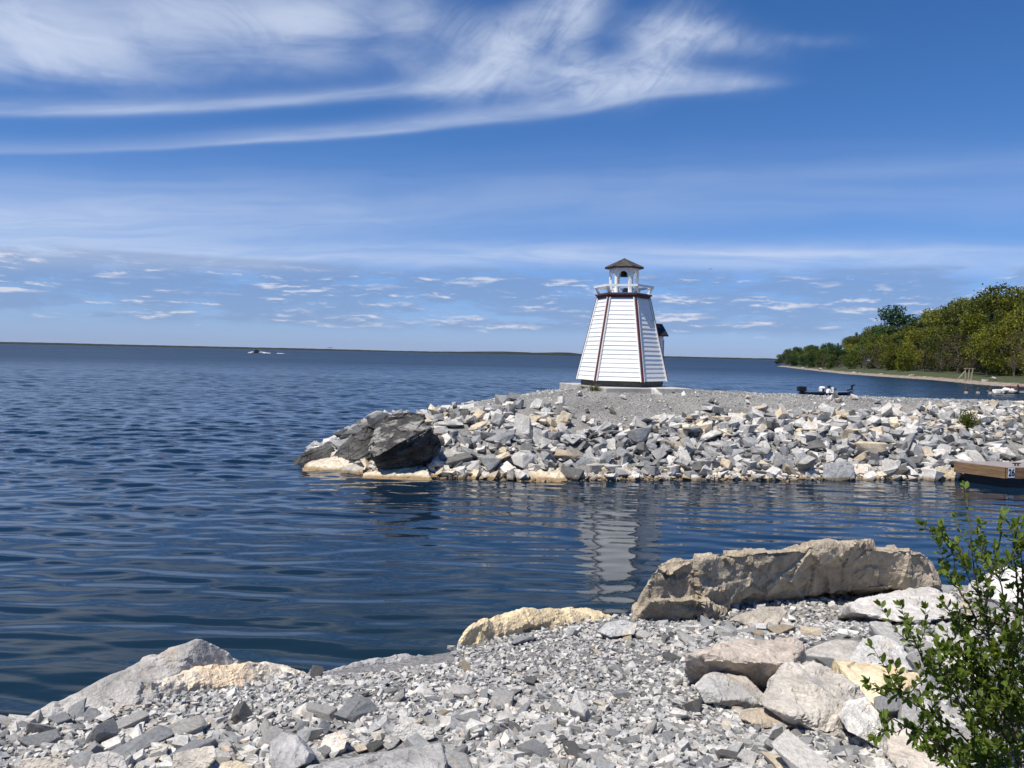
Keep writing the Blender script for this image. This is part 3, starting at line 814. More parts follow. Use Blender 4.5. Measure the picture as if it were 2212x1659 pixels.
boulder('dark_boulder', 'small dark rock lowest at the far left tip of the breakwater', [slabpts(A, fy(19.7), 0.6, -0.05, 0.9, 0.2)], BK, vox=0.018, amp=0.03, freq=3.0, strata=((-0.3, -0.25, 1.0), 0.035, 14.0), mat=mk)
def bw(lab, pts, Y, depth, colr, dz=-0.05, amp=0.03, k=0.011, freq=3.5, sink=0.15, **kw):
    return boulder('breakwater_boulder', lab, [slabpts(pts, lambda px, py: Y + (1035-py)*k, depth, dz, 0.9, sink)], colr, amp=amp, freq=freq, **kw)
bw('long cream slab at the waterline below the black boulders', [(781, 1034), (784, 1022), (850, 1015), (880, 1003), (925, 1020), (936, 1032), (936, 1042), (785, 1044)], 17.85, 0.7, (0.60, 0.52, 0.40), k=0.03)
bw('pale slab awash at the far left tip in front of the small dark rock', [(652, 1002), (690, 992), (735, 984), (765, 998), (768, 1006), (700, 1012), (655, 1010)], 18.55, 0.7, (0.60, 0.52, 0.40), k=0.02)
bw('grey and cream rock in the water left of the long cream slab', [(728, 1022), (740, 1008), (770, 1002), (786, 1010), (784, 1028), (735, 1034)], 18.35, 0.5, (0.42, 0.38, 0.33), k=0.02)
bw('big cream slab high on the breakwater left of the lighthouse', [(1110, 903), (1116, 878), (1140, 872), (1195, 874), (1200, 884), (1160, 897), (1118, 908)], 21.0, 0.8, (0.60, 0.51, 0.37), k=0.016)
bw('beige tilted slab at mid slope below the lighthouse left side', [(1222, 938), (1224, 908), (1240, 901), (1280, 905), (1290, 918), (1262, 930), (1235, 942)], 20.4, 0.6, (0.52, 0.46, 0.38), k=0.016)
bw('flat dark edged slab on the gravel left of the lighthouse', [(1196, 880), (1204, 869), (1270, 864), (1288, 868), (1262, 876), (1210, 884)], 22.3, 0.6, (0.33, 0.31, 0.28), k=0.01)
bw('pale slab awash at the waterline below the lighthouse', [(1112, 1034), (1120, 1020), (1210, 1010), (1232, 1032), (1232, 1038), (1114, 1040)], 18.1, 0.5, (0.55, 0.47, 0.34), k=0.03)
bw('cream flat slab on the crest at the left end of the breakwater', [(955, 892), (962, 878), (1010, 874), (1052, 872), (1048, 884), (1010, 896), (965, 898)], 21.3, 0.7, (0.50, 0.44, 0.34), k=0.014)
bw('whitish block on the upper slope right of the black boulders', [(962, 935), (965, 912), (1000, 904), (1018, 912), (1020, 930), (990, 944)], 20.2, 0.5, (0.50, 0.50, 0.49), k=0.012)
bw('brown grey block at the slope foot right of the black boulders', [(1012, 1002), (1016, 975), (1040, 962), (1080, 975), (1090, 985), (1060, 1008), (1020, 1010)], 18.9, 0.7, (0.38, 0.35, 0.30))
bw('upright grey slab leaning beside the front black boulder', [(950, 1008), (960, 975), (985, 962), (990, 985), (985, 1005), (958, 1016)], 18.75, 0.6, (0.36, 0.35, 0.33))
bw('tan slab lying across the grey slab beside the black boulders', [(985, 972), (1000, 962), (1032, 955), (1040, 966), (1000, 985)], 19.25, 0.4, (0.42, 0.37, 0.28), sink=0.05)
bw('dark grey squared block low on the slope under the lighthouse', [(1230, 1028), (1232, 1000), (1250, 988), (1285, 990), (1292, 1012), (1270, 1026)], 18.75, 0.6, (0.20, 0.21, 0.22))
bw('blue grey tilted slab at mid slope under the lighthouse', [(1222, 978), (1226, 952), (1240, 945), (1282, 975), (1276, 985), (1240, 985)], 19.8, 0.5, (0.31, 0.345, 0.375))
bw('grey block at the slope foot under the breakwater left half', [(1110, 1010), (1112, 992), (1150, 978), (1160, 985), (1162, 1006), (1130, 1014)], 18.75, 0.6, (0.26, 0.27, 0.28))
bw('pale cream pyramid stone at mid slope right of the lighthouse', [(1448, 958), (1462, 935), (1474, 922), (1478, 950), (1460, 962)], 20.2, 0.4, (0.60, 0.52, 0.36))
bw('big grey boulder at the slope foot right of the middle', [(1776, 1020), (1780, 1002), (1820, 996), (1846, 1006), (1848, 1022), (1800, 1030)], 19.1, 0.7, (0.30, 0.305, 0.305))
bw('light grey slab jutting over a dark gap at mid slope on the right', [(1868, 968), (1880, 945), (1905, 940), (1925, 950), (1920, 965), (1890, 975)], 20.6, 0.5, (0.36, 0.36, 0.35))
bw('cream slab on the upper slope below the moored boat', [(1780, 902), (1790, 894), (1850, 893), (1880, 905), (1870, 914), (1820, 910)], 22.3, 0.5, (0.62, 0.54, 0.39), k=0.01)
bw('wide cream slab near the crest right of the moored boat', [(1915, 885), (1925, 876), (1980, 872), (2010, 880), (1990, 892), (1940, 890)], 23.0, 0.6, (0.52, 0.47, 0.38), k=0.01)
bw('plank shaped cream slab at the waterline left of the wooden dock', [(2016, 1024), (2020, 1008), (2064, 1018), (2062, 1034), (2030, 1030)], 19.6, 0.3, (0.52, 0.44, 0.31))
bw('large pale boulder on the slope above the wooden dock', [(2150, 985), (2160, 955), (2185, 945), (2230, 960), (2225, 985), (2180, 995)], 21.3, 0.8, (0.54, 0.51, 0.45))

# --- scatter: individual stones and the uncountable rest
def clear(x, y, r):
    for bx, by, br in BOULDER_XY:
        if (x-bx)**2 + (y-by)**2 < (br+r*0.5)**2: return False
    return True
def project_np(p):
    d = np.asarray(p, float) - np.array(EYE[:])
    z = d @ np.array(FWD[:])
    return CX + (d @ np.array(RGT[:]))/z*F_PX, CY - (d @ np.array(UPV[:]))/z*F_PX
HULLS = []
for pts_, y_ in BOULDER_PX:
    a_, b_ = project_np(pts_)
    q = sorted(set(zip(a_.round(1), b_.round(1))))
    def half(q):
        h_ = []
        for p in q:
            while len(h_) > 1 and (h_[-1][0]-h_[-2][0])*(p[1]-h_[-2][1]) - (h_[-1][1]-h_[-2][1])*(p[0]-h_[-2][0]) <= 0: h_.pop()
            h_.append(p)
        return h_
    HULLS.append((half(q)[:-1] + half(q[::-1])[:-1], y_))
def hides(pos, size, low=0.24):
    """True for stones that would stand on or in front of a named rock."""
    px_, py_ = project_np(pos)
    if len(pos) and pos[0, 1] > 15: low = 0.10
    py_ = py_ - 0.25*size/pos[:, 1]*F_PX
    bad = np.zeros(len(pos), bool)
    for h_, y_ in HULLS:
        ins = pos[:, 1] < y_ + 0.9
        ys_ = [q[1] for q in h_]; dy_ = low*(max(ys_)-min(ys_))
        m_ = 0.30*size/pos[:, 1]*F_PX
        for k_ in range(len(h_)):
            (x0, y0), (x1, y1) = h_[k_], h_[(k_+1) % len(h_)]
            L_ = math.hypot(x1-x0, y1-y0) + 1e-6
            ins &= ((x1-x0)*(py_+dy_-y0) - (y1-y0)*(px_-x0))/L_ > m_*0.5
        bad |= ins
    return bad
def project(p):
    d = Vector(p) - EYE
    z = d.dot(FWD)
    return CX + d.dot(RGT)/z*F_PX, CY - d.dot(UPV)/z*F_PX, z
RIP = [(600, 945), (730, 910), (900, 894), (960, 886), (1100, 876), (1180, 874), (1250, 898), (1330, 922), (1400, 910), (1470, 900), (1560, 889), (1700, 888), (1850, 888), (2000, 877), (2300, 872)]
ripx, ripy = np.array(RIP).T
def above_rip(x, y, z):
    a_, b_ = project_np(np.stack([np.atleast_1d(x), np.atleast_1d(y), np.atleast_1d(z)], -1))
    return b_ < np.interp(a_, ripx, ripy)
BW_LOW = [('pale grey', .28), ('blue-grey', .36), ('grey-white', .08), ('dark grey', .18), ('cream', .05), ('tan', .05)]
BW_COLS = [('pale grey', .30), ('blue-grey', .18), ('grey-white', .24), ('dark grey', .06), ('cream', .15), ('tan', .07)]
def pick(rs, table):
    u = rs.uniform(0, 1); a = 0
    for n, w in table:
        a += w
        if u < a: return n
    return table[0][0]
def scatter(rs, n, sampler, gap, tries=60000):
    out_ = []
    cell = {}
    for _ in range(tries):
        if len(out_) >= n: break
        q = sampler(rs)
        if q is None: continue
        x, y, s = q
        ok = True
        ci, cj = int(x//0.8), int(y//0.8)
        for a in (-1, 0, 1):
            for b_ in (-1, 0, 1):
                for (ox, oy, os_) in cell.get((ci+a, cj+b_), ()):
                    if (x-ox)**2 + (y-oy)**2 < (gap*(s+os_)/2)**2: ok = False; break
                if not ok: break
            if not ok: break
        if ok:
            out_.append(q); cell.setdefault((ci, cj), []).append((x, y, s))
    return out_
STONES = []
def place_stone(rs, name, x, y, s, z, colname, tilt, mat, cat, group, lift):
    me = STONE_ME[rs.randint(len(STONE_ME))]
    if not me.materials: me.materials.append(None)
    o = bpy.data.objects.new(name, me); C.objects.link(o)
    o.material_slots[0].link = 'OBJECT'; o.material_slots[0].material = mat
    asp = (rs.uniform(.95, 1.4), rs.uniform(.8, 1.1), rs.uniform(.55, 1.0))
    o.scale = tuple(s*0.5*q for q in asp)
    R = rot_np(rs, 1, tilt)[0]
    o.rotation_euler = Matrix(R.tolist()).to_euler()
    o.location = (x, y, z + lift*s)
    bc = np.array(STONE[colname])*rs.uniform(0.88, 1.12)
    o.color = (*bc, 1)
    o['category'] = cat; o['group'] = group
    STONES.append((o, colname, s, (x, y, z)))
    return o
rs = np.random.RandomState(3)
def bw_sample(rs):
    x = rs.uniform(-4.6, 15.0)
    y0 = float(np.interp(x, [-6, -4.9, -3.3, -1.4, 0.6, 4.5, 11.4, 16], [21.2, 20, 18.85, 18.45, 18.4, 18.9, 19.9, 20.6]))
    t = rs.uniform(0, 1)**1.1
    y = y0 + 0.1 + t*4.6
    if x < -1.5: y = y0 + 0.1 + t*(3.5)
    big = x < 2.5
    s = rs.choice([.36, .45, .54, .64, .76] if big else [.33, .39, .46, .56, .72], p=[.22, .30, .26, .15, .07])*rs.uniform(.9, 1.1)
    if above_rip(x, y, float(crest_h(x, y)) + 0.25*s)[0]: return None
    if not clear(x, y, s*0.3) or hides(np.array([[x, y, float(crest_h(x, y))]]), np.array([s]))[0]: return None
    return x, y, s
for x, y, s in scatter(rs, 300, bw_sample, 0.66):
    z = float(crest_h(x, y))
    place_stone(rs, 'breakwater_stone', x, y, s, z, pick(rs, BW_LOW if z < 0.85 + 0.25*math.sin(x) else BW_COLS), 0.6, M_STONE, 'stone', 'stones of the breakwater slope', rs.uniform(0.08, 0.34))
def bulk(rs, n, xr, f):
    x = rs.uniform(*xr, n); y = f(x, rs.uniform(0, 1, n)); return x, y
def y0f(x): return np.interp(x, [-6, -4.9, -3.3, -1.4, 0.6, 4.5, 11.4, 16, 44], [21.2, 20, 18.85, 18.45, 18.4, 18.9, 19.9, 20.6, 25.0])
x, y = bulk(rs, 5200, (-5.6, 18), lambda x, t: y0f(x) - 0.15 + t*4.9)
keepm = ~above_rip(x, y, crest_h(x, y) + 0.04) | (rs.uniform(0, 1, len(x)) < 0.025)
x, y = x[keepm], y[keepm]
sz = np.exp(rs.normal(math.log(0.19), 0.48, len(x))).clip(0.05, 0.45)
z = crest_h(x, y) + sz*0.12 + rs.uniform(0, 0.08, len(x))
tints = np.where(z < 0.9, rs.uniform(0.0, 0.72, len(x)), rs.uniform(0.15, 0.97, len(x)))
low = z < 0.22
tints[low] = rs.uniform(0.5, 1.0, low.sum())
o = heap('breakwater_rubble', np.stack([x, y, z], -1), sz, rs, M_RUBBLE, 0.6, tints); tag(o, kind='stuff')
# loose pebbles at the waterline
n = 4500
x = rs.uniform(-4.5, 17, n); y = y0f(x) + rs.normal(0.12, 0.16, n)
sz = np.exp(rs.normal(math.log(0.075), 0.4, n)).clip(0.03, 0.2)
z = np.maximum(crest_h(x, y), -0.05) + sz*0.2
o = heap('waterline_rubble', np.stack([x, y, z], -1), sz, rs, M_RUBBLE, 0.7, rs.uniform(0.6, 1.0, n)); tag(o, kind='stuff')
# fine gravel on the crest
n = 16000
x = rs.uniform(-3.5, 22, n); y = y0f(x) + 1.2 + rs.uniform(0, 1, n)**0.8*7.5
sz = np.exp(rs.normal(math.log(0.04), 0.35, n)).clip(0.02, 0.13)
z = crest_h(x, y) + sz*0.12
o = heap('crest_gravel', np.stack([x, y, z], -1), sz, rs, M_RUBBLE, 0.5, rs.uniform(0.1, 0.75, n)); tag(o, kind='stuff')

# near shore scatter
SH_COLS = [('pale grey', .40), ('blue-grey', .29), ('grey-white', .15), ('dark grey', .07), ('tan', .05), ('cream', .04)]
rs = np.random.RandomState(8)
def coarse(x, y):
    """How stony (1) or fine (0) the near shore is."""
    x, y = np.atleast_1d(x), np.atleast_1d(y)
    v = 0.30 + 0.85*perlin(np.stack([x*0.9, y*0.9, x*0+5.0], -1)) + 0.38*(x > 1.2)
    px, py = project_np(np.stack([x, y, 1.895-0.165*y], -1))
    v = v + 0.50*np.clip((py-1535)/40, 0, 1)
    v = v - 0.55*np.exp(-(((px-520)/330)**2 + ((py-1520)/38)**2)) - 0.55*np.exp(-(((px-1080)/330)**2 + ((py-1455)/48)**2))
    return np.clip(v, 0.02, 1)
def sh_sample(rs):
    y = 2.85 + rs.uniform(0, 1)**1.4*5.6
    xm = y*0.70
    x = rs.uniform(-xm, xm)
    if y > np.interp(x, ex, ey) - 0.05: return None
    if rs.uniform(0, 1) > coarse(x, y)[0]: return None
    s = rs.choice([.06, .08, .105, .14, .18], p=[.34, .30, .20, .11, .05])*rs.uniform(.85, 1.1)*(1 + 0.5*(x > 1.5) + 0.07*(y-3))
    if not clear(x, y, s*0.2) or hides(np.array([[x, y, float(shore_h(x, y))]]), np.array([s]))[0]: return None
    return x, y, s
for x, y, s in scatter(rs, 290, sh_sample, 0.85):
    place_stone(rs, 'shore_stone', x, y, s, float(shore_h(x, y)), pick(rs, SH_COLS), 0.42, M_STONE_S, 'stone', 'loose stones on the near shore', 0.13)
def shore_fill(n, med, sg, lo, hi, tmin, tmax, seed, power=1.5, stony=None):
    rs = np.random.RandomState(seed)
    y = 2.6 + rs.uniform(0, 1, n)**power*6.6
    x = rs.uniform(-1, 1, n)*y*0.74
    k = y < np.interp(x, ex, ey) + 0.25
    x, y = x[k], y[k]
    if stony is not None:
        k = rs.uniform(0, 1, len(x)) < np.maximum(coarse(x, y), stony)
        x, y = x[k], y[k]
    sz = np.exp(rs.normal(math.log(med), sg, len(x))).clip(lo, hi)*(0.8 + 0.06*y)
    z = shore_h(x, y) + sz*0.12 + rs.uniform(0, 1, len(x))*sz*0.15
    return x, y, z, sz, tmin + (tmax-tmin)*np.where(rs.uniform(0, 1, len(x)) < 0.18, rs.uniform(0, 1, len(x)), rs.beta(3.0, 2.6, len(x))), rs
x, y, z, sz, tn, r_ = shore_fill(10500, 0.046, 0.34, 0.026, 0.11, 0.05, 0.92, 77, 1.4, 0.03)
o = heap('shore_rubble', np.stack([x, y, z], -1), sz, r_, M_GRAVEL, 0.45, tn); tag(o, kind='stuff')
x, y, z, sz, tn, r_ = shore_fill(70000, 0.021, 0.36, 0.009, 0.05, 0.0, 0.80, 78, 1.5)
o = heap('shore_gravel', np.stack([x, y, z], -1), sz, r_, M_GRAVEL, 0.45, tn); tag(o, kind='stuff')

# ---------------------------------------------------------------- lighthouse
def paint_mat(name, col, rough=0.5, dirt=0.0, peel=None):
    m, b = new_mat(name)
    co = objco()
    n = noise(vmul(co, (3.0, 3.0, 9.0)), 1.0, 5, 0.65)
    f = sstep(n, 0.3, 0.7, 1-dirt, 1.0)
    c = mixc(1.0, comb(f, f, f), col, 'MULTIPLY')
    if peel:
        pn = sstep(noise(vmul(vadd(co, (7, 2, 0)), (4.0, 4.0, 11.0)), 1.0, 6, 0.7), 0.63, 0.68)
        c = mixc(pn*0.8, c, peel)
    link(c, b.inputs['Base Color']); b.inputs['Roughness'].default_value = rough
    bump(b, noise(vmul(co, (2.0, 2.0, 30.0)), 2.0, 3, 0.6), 0.12, 0.01)
    return m
M_WHITE = paint_mat('white_paint', (0.82, 0.82, 0.80), 0.5, 0.07, (0.42, 0.38, 0.33))
M_WHITE2 = paint_mat('white_trim_paint', (0.80, 0.80, 0.78), 0.45, 0.08)
M_RED = paint_mat('dark_red_paint', (0.115, 0.022, 0.018), 0.5, 0.25)
M_DARKRED = paint_mat('weathered_red_paint', (0.10, 0.030, 0.025), 0.6, 0.4, (0.16, 0.12, 0.11))
M_PLINTH = plain('weathered_plinth', (0.10, 0.095, 0.085), 0.8, 0.3, 5.0, bmp=0.3)
M_CONC = plain('concrete', (0.40, 0.385, 0.35), 0.85, 0.2, 3.0, bmp=0.3)
M_BLACK = plain('black_plastic', (0.012, 0.012, 0.014), 0.35)
M_HOLE = plain('dark_recess', (0.01, 0.01, 0.01), 0.9)
m, b = new_mat('roof_shingles')
co = objco()
br = node('ShaderNodeTexBrick'); link(vmul(co, (1, 1, 1)), br.inputs['Vector'])
n1 = noise(co, 5.0, 5, 0.65); n2 = noise(vmul(co, (6, 6, 2)), 1.0, 5, 0.7)
c = mixc(sstep(n1, 0.3, 0.7), (0.028, 0.025, 0.023), (0.075, 0.068, 0.062))
c = mixc(sstep(n2, 0.62, 0.68)*0.7, c, (0.34, 0.32, 0.28))
link(c, b.inputs['Base Color']); b.inputs['Roughness'].default_value = 0.9
w_ = V.m('FRACT', sepz(co)*16.0)
bump(b, w_, 0.6, 0.02)
M_ROOF = m
M_TILE = plain('black_metal_roof', (0.014, 0.014, 0.017), 0.45)

LH = Vector((3.62, 25.5, 2.035))
lh = empty('lighthouse', LH, rad(-11.5))
tag(lh, 'small white clapboard lighthouse with dark red corner strips on its concrete pad', 'lighthouse')
# local frame: the front face's normal is -Y; corners every 60 degrees
def hexc(R, k): a = rad(-120 + 60*k); return Vector((R*math.cos(a), R*math.sin(a), 0))
RB, RT, ZB, ZT = 1.47, 0.835, 0.19, 2.87
def Rz(z): return RB + (RT-RB)*(z-ZB)/(ZT-ZB)
# plinth
MB().prism([hexc(1.34, k)[:2] for k in range(6)], 0.0, ZB+0.03).build('plinth', M_PLINTH, lh)
NB = 19
for k in range(6):                                     # clapboards, one wall per face
    q = MB()
    n = ((hexc(1, k)+hexc(1, k+1))/2).normalized()
    for i in range(NB):
        z0 = ZB + (ZT-ZB)*i/NB; z1 = ZB + (ZT-ZB)*(i+1)/NB
        a0, b0 = hexc(Rz(z0), k), hexc(Rz(z0), k+1); a1, b1 = hexc(Rz(z1), k), hexc(Rz(z1), k+1)
        up = Vector((0, 0, 1))
        jit = 0.003*math.sin(i*7.3+k*2.1)
        lo = n*(0.020+jit); hi = n*0.003
        p = [a0+lo+up*z0, b0+lo+up*z0, b1+hi+up*(z1+0.004), a1+hi+up*(z1+0.004)]
        q.poly(p)
        q.poly([a0+up*z0, b0+up*z0, b0+lo+up*z0, a0+lo+up*z0])
        q.poly([a0+up*z0, a0+lo+up*z0, a1+hi+up*(z1+.004)]); q.poly([b0+up*z0, b1+hi+up*(z1+.004), b0+lo+up*z0])
    q.build('clapboard_wall', M_WHITE, lh)
for k in range(6):                                     # corner strips: red batten between two white edge boards
    q = MB(); w = MB()
    e = hexc(1, k).normalized(); t = Vector((-e.y, e.x, 0))
    a, b_ = hexc(RB+0.035, k)+Vector((0, 0, ZB-0.015)), hexc(RT+0.035, k)+Vector((0, 0, ZT))
    q.beam(a, b_, 0.050, 0.045, up=t)
    q.build('corner_strip', M_RED, lh)
    for s_ in (-1, 1):
        d = t*s_*0.052 - e*0.022
        w.beam(a+d, b_+d, 0.034, 0.040, up=(t*0.87+e*s_*0.5))
    w.build('edge_board', M_WHITE2, lh)
# cornice: two stepped hexagonal mouldings
MB().prism([hexc(0.885, k)[:2] for k in range(6)], ZT-0.015, ZT+0.075).build('cornice', M_DARKRED, lh)
MB().prism([hexc(0.935, k)[:2] for k in range(6)], ZT+0.077, ZT+0.125).build('cornice_cap', M_DARKRED, lh)
ZF = ZT + 0.125
MB().prism([hexc(0.84, k)[:2] for k in range(6)], ZF+0.002, ZF+0.03).build('gallery_floor', M_WHITE2, lh)
# flared gallery rail
RR0, RR1, HR = 0.80, 0.955, 0.215
for k in range(6):
    q = MB()
    e = hexc(1, k).normalized()
    q.beam(hexc(RR0, k)+Vector((0, 0, ZF+0.02)), hexc(RR1-0.03, k)+Vector((0, 0, ZF+HR)), 0.085, 0.085, up=Vector((-e.y, e.x, 0)))
    q.build('rail_bracket', M_WHITE2, lh)
for k in range(6):
    q = MB()
    a, b_ = hexc(RR1+0.03, k), hexc(RR1+0.03, k+1); ai, bi = hexc(RR1-0.09, k), hexc(RR1-0.09, k+1)
    z0, z1 = ZF+HR+0.002*(k % 2), ZF+HR+0.070+0.002*(k % 2)
    vs4 = [Vector((*p[:2], z)) for z in (z0, z1) for p in (a, b_, bi, ai)]
    for f_ in ((0, 1, 2, 3), (4, 5, 6, 7), (0, 1, 5, 4), (1, 2, 6, 5), (2, 3, 7, 6), (3, 0, 4, 7)):
        q.poly([vs4[i_] for i_ in f_])
    bmesh.ops.remove_doubles(q.bm, verts=q.bm.verts[:], dist=1e-5)
    q.build('top_rail', M_WHITE2, lh)
# lantern: six posts, arched headers, roof
RL, ZE = 0.475, ZF + 0.85
for k in range(6):
    e = hexc(1, k)
    q = MB(); q.box(hexc(RL-0.035, k)+Vector((0, 0, (ZF+0.03+ZE)/2)), (0.085, 0.085, ZE-ZF-0.03), rz=math.atan2(e.y, e.x))
    q.build('lantern_post', M_WHITE2, lh)
for k in range(6):
    q = MB()
    a, b_ = hexc(RL-0.012, k), hexc(RL-0.012, k+1); n = ((a+b_)/2).normalized()
    L = (b_-a).length; t = (b_-a)/L
    prof = [(0.03, -0.33), (0.06, -0.33), (0.075, -0.24), (0.135, -0.14), (0.19, -0.105), (L-0.19, -0.105), (L-0.135, -0.14), (L-0.075, -0.24), (L-0.06, -0.33), (L-0.03, -0.33), (L-0.03, 0), (0.03, 0)]
    fr = [a + t*u + n*0.014 + Vector((0, 0, ZE+w)) for u, w in prof]; bk = [p - n*0.032 for p in fr]
    q.poly(fr); q.poly(bk[::-1])
    for i in range(len(fr)):
        j = (i+1) % len(fr); q.poly([fr[i], fr[j], bk[j], bk[i]])
    bmesh.ops.remove_doubles(q.bm, verts=q.bm.verts[:], dist=1e-5)
    q.build('arched_header', M_WHITE2, lh)
q = MB(); RE = 0.635
q.prism([hexc(RE-0.006, k)[:2] for k in range(6)], ZE+0.001, ZE+0.05); q.build('roof_fascia', M_DARKRED, lh)
q = MB()
apex = Vector((0, 0, ZE+0.355))
for k in range(6):
    a, b_ = hexc(RE+0.012, k)+Vector((0, 0, ZE+0.045)), hexc(RE+0.012, k+1)+Vector((0, 0, ZE+0.045))
    q.poly([a, b_, apex]); q.poly([a-Vector((0, 0, .018)), a, b_, b_-Vector((0, 0, .018))])
rf = q.build('roof', M_ROOF, lh)
q = MB()
for k in range(6): q.beam(hexc(RE, k)+Vector((0, 0, ZE+0.052)), apex+Vector((0, 0, -0.01)), 0.05, 0.018, up=Vector((0, 0, 1)))
q.build('ridge_cap', M_ROOF, rf)
q = MB(); q.cone((0, 0, ZE-0.15), 0.13, 0.10, 0.22, 8); q.cone((0, 0, ZE-0.02), 0.02, 0.02, 0.06, 8); q.build('hanging_lamp', M_BLACK, lh)
q = MB(); q.cone((0.06, 0.05, ZF+0.13), 0.16, 0.06, 0.20, 10); q.build('hatch_vent', M_PLINTH, lh)
# entrance porch on the back right face
pr = rad(30)     # outward direction in the local frame (normal of the right rear face)
pn = Vector((math.cos(pr), math.sin(pr), 0)); ptg = Vector((-pn.y, pn.x, 0))
def pp(d, s_, z): return pn*d + ptg*s_ + Vector((0, 0, z))
def solid(q, pts):
    r = bmesh.ops.convex_hull(q.bm, input=[q.bm.verts.new(p) for p in pts]); return q
solid(MB(), [pp(d, s_, z) for d in (0.45, 1.32) for s_, z in ((-.35, 0.02), (.35, 0.02), (.35, 1.72), (-.35, 1.72), (0, 2.0))]).build('porch_wall', M_WHITE, lh)
q = MB()
for s_ in (-1, 1):
    r0, r1 = pp(0.45, 0, 2.09), pp(1.47, 0, 2.09); e0, e1 = pp(0.45, .44*s_, 1.70), pp(1.47, .44*s_, 1.70)
    dn = Vector((0, 0, -0.045))
    for f_ in ([r0, r1, e1, e0], [r0+dn, r1+dn, e1+dn, e0+dn], [e0, e1, e1+dn, e0+dn], [r1, r1+dn, e1+dn, e1]): q.poly(f_)
q.build('porch_roof', M_TILE, lh)
q = MB()
for s_ in (-1, 1): q.beam(pp(1.325, .352*s_, 0.03), pp(1.325, .352*s_, 1.70), 0.022, 0.03)
q.build('porch_corner_strip', M_WHITE2, lh)
q = MB(); q.beam(pp(1.325, 0, 0.05), pp(1.325, 0, 1.55), 0.46, 0.03, up=ptg); q.build('porch_door', M_RED, lh)

# concrete pad
C0 = Vector((2.84, 23.25)); u1 = Vector((math.cos(rad(17)), math.sin(rad(17)))); u2 = Vector((-math.sin(rad(17)), math.cos(rad(17))))
pad = MB().prism([tuple(p) for p in (C0, C0+u1*2.9, C0+u1*2.9+u2*4.0, C0+u2*4.0)], 1.50, 2.034).build('concrete_pad', M_CONC, None, bevel=0.012)
tag(pad, 'low weathered concrete pad carrying the white lighthouse', 'concrete pad')
for t_ in (0.60, 2.28):
    p = C0 + u1*t_
    q = MB(); q.tube([Vector((p.x, p.y, 1.885)) + Vector((u2.x, u2.y, 0))*-0.004, Vector((p.x, p.y, 1.885)) + Vector((u2.x, u2.y, 0))*0.05], 0.045, 12)
    q.build('drain_hole', M_HOLE, pad)

# ---------------------------------------------------------------- wooden dock with number plate
m, b = new_mat('dock_wood')
co = objco()
g_ = noise(vmul(co, (3.0, 3.0, 28.0)), 1.0, 5, 0.6); kn = noise(co, 3.0, 4, 0.6)
c = mixc(sstep(g_, 0.3, 0.7), (0.13, 0.075, 0.038), (0.27, 0.165, 0.085))
c = mixc(sstep(kn, 0.5, 0.75)*0.5, c, (0.10, 0.06, 0.035))
link(c, b.inputs['Base Color']); b.inputs['Roughness'].default_value = 0.75; bump(b, g_, 0.3, 0.01)
M_DOCK = m
m, b = new_mat('grey_deck_boards')
co = objco()
g_ = noise(vmul(co, (20.0, 2.0, 2.0)), 1.0, 5, 0.6)
c = mixc(sstep(g_, 0.3, 0.7), (0.19, 0.16, 0.15), (0.33, 0.29, 0.275))
link(c, b.inputs['Base Color']); b.inputs['Roughness'].default_value = 0.8
M_DECK = m
dL, dC = P(2064, 997, 19.6), P(2173, 1010, 18.65)
dL.z = dC.z = 0
dR = dC + Vector((4.2, 0.75, 0)); dB = Vector((dR.x+0.3, dL.y+0.62, 0)); dB0 = dL + Vector((0.45, 0.12, 0))
loc = (dL+dC)/2
dock = empty('dock', loc); tag(dock, 'brown wooden floating dock with a white number plate at its corner', 'dock')
def rel(p): return (p.x-loc.x, p.y-loc.y)
poly = [dL, dC, dR, dB, dB0]
cen = sum(poly, Vector())/5
q = MB()
inn = [cen + (p-cen)*0.985 for p in poly]
q.prism([rel(p) for p in inn], 0.435, 0.495)
q.build('deck', M_DECK, dock)
for a, b_, nm in ((dL, dC, 'fascia_board'), (dC, dR, 'fascia_board'), (dB0, dL, 'fascia_board')):
    d = (b_-a).normalized(); nrm = Vector((d.y, -d.x, 0))
    q = MB()
    q.beam(Vector((*rel(a+nrm*0.02-d*0.0), 0.36)), Vector((*rel(b_+nrm*0.02), 0.36)), 0.045, 0.262, up=Vector((0, 0, 1)))
    q.build(nm, M_DOCK, dock)
q = MB(); inn = [cen + (p-cen)*0.90 for p in poly]; q.prism([rel(p) for p in inn], -0.30, 0.22); q.build('float_block', M_BLACK, dock)
# cleat
q = MB(); cp = P(2196, 1003, 19.0)
cx, cy = cp.x-loc.x, cp.y-loc.y
q.beam((cx-0.11, cy, 0.555), (cx+0.11, cy+0.02, 0.555), 0.03, 0.025); q.beam((cx-0.035, cy, 0.495), (cx-0.035, cy, 0.55), 0.03, 0.03); q.beam((cx+0.035, cy, 0.495), (cx+0.035, cy, 0.55), 0.03, 0.03)
q.build('cleat', M_BLACK, dock, bevel=0.006)
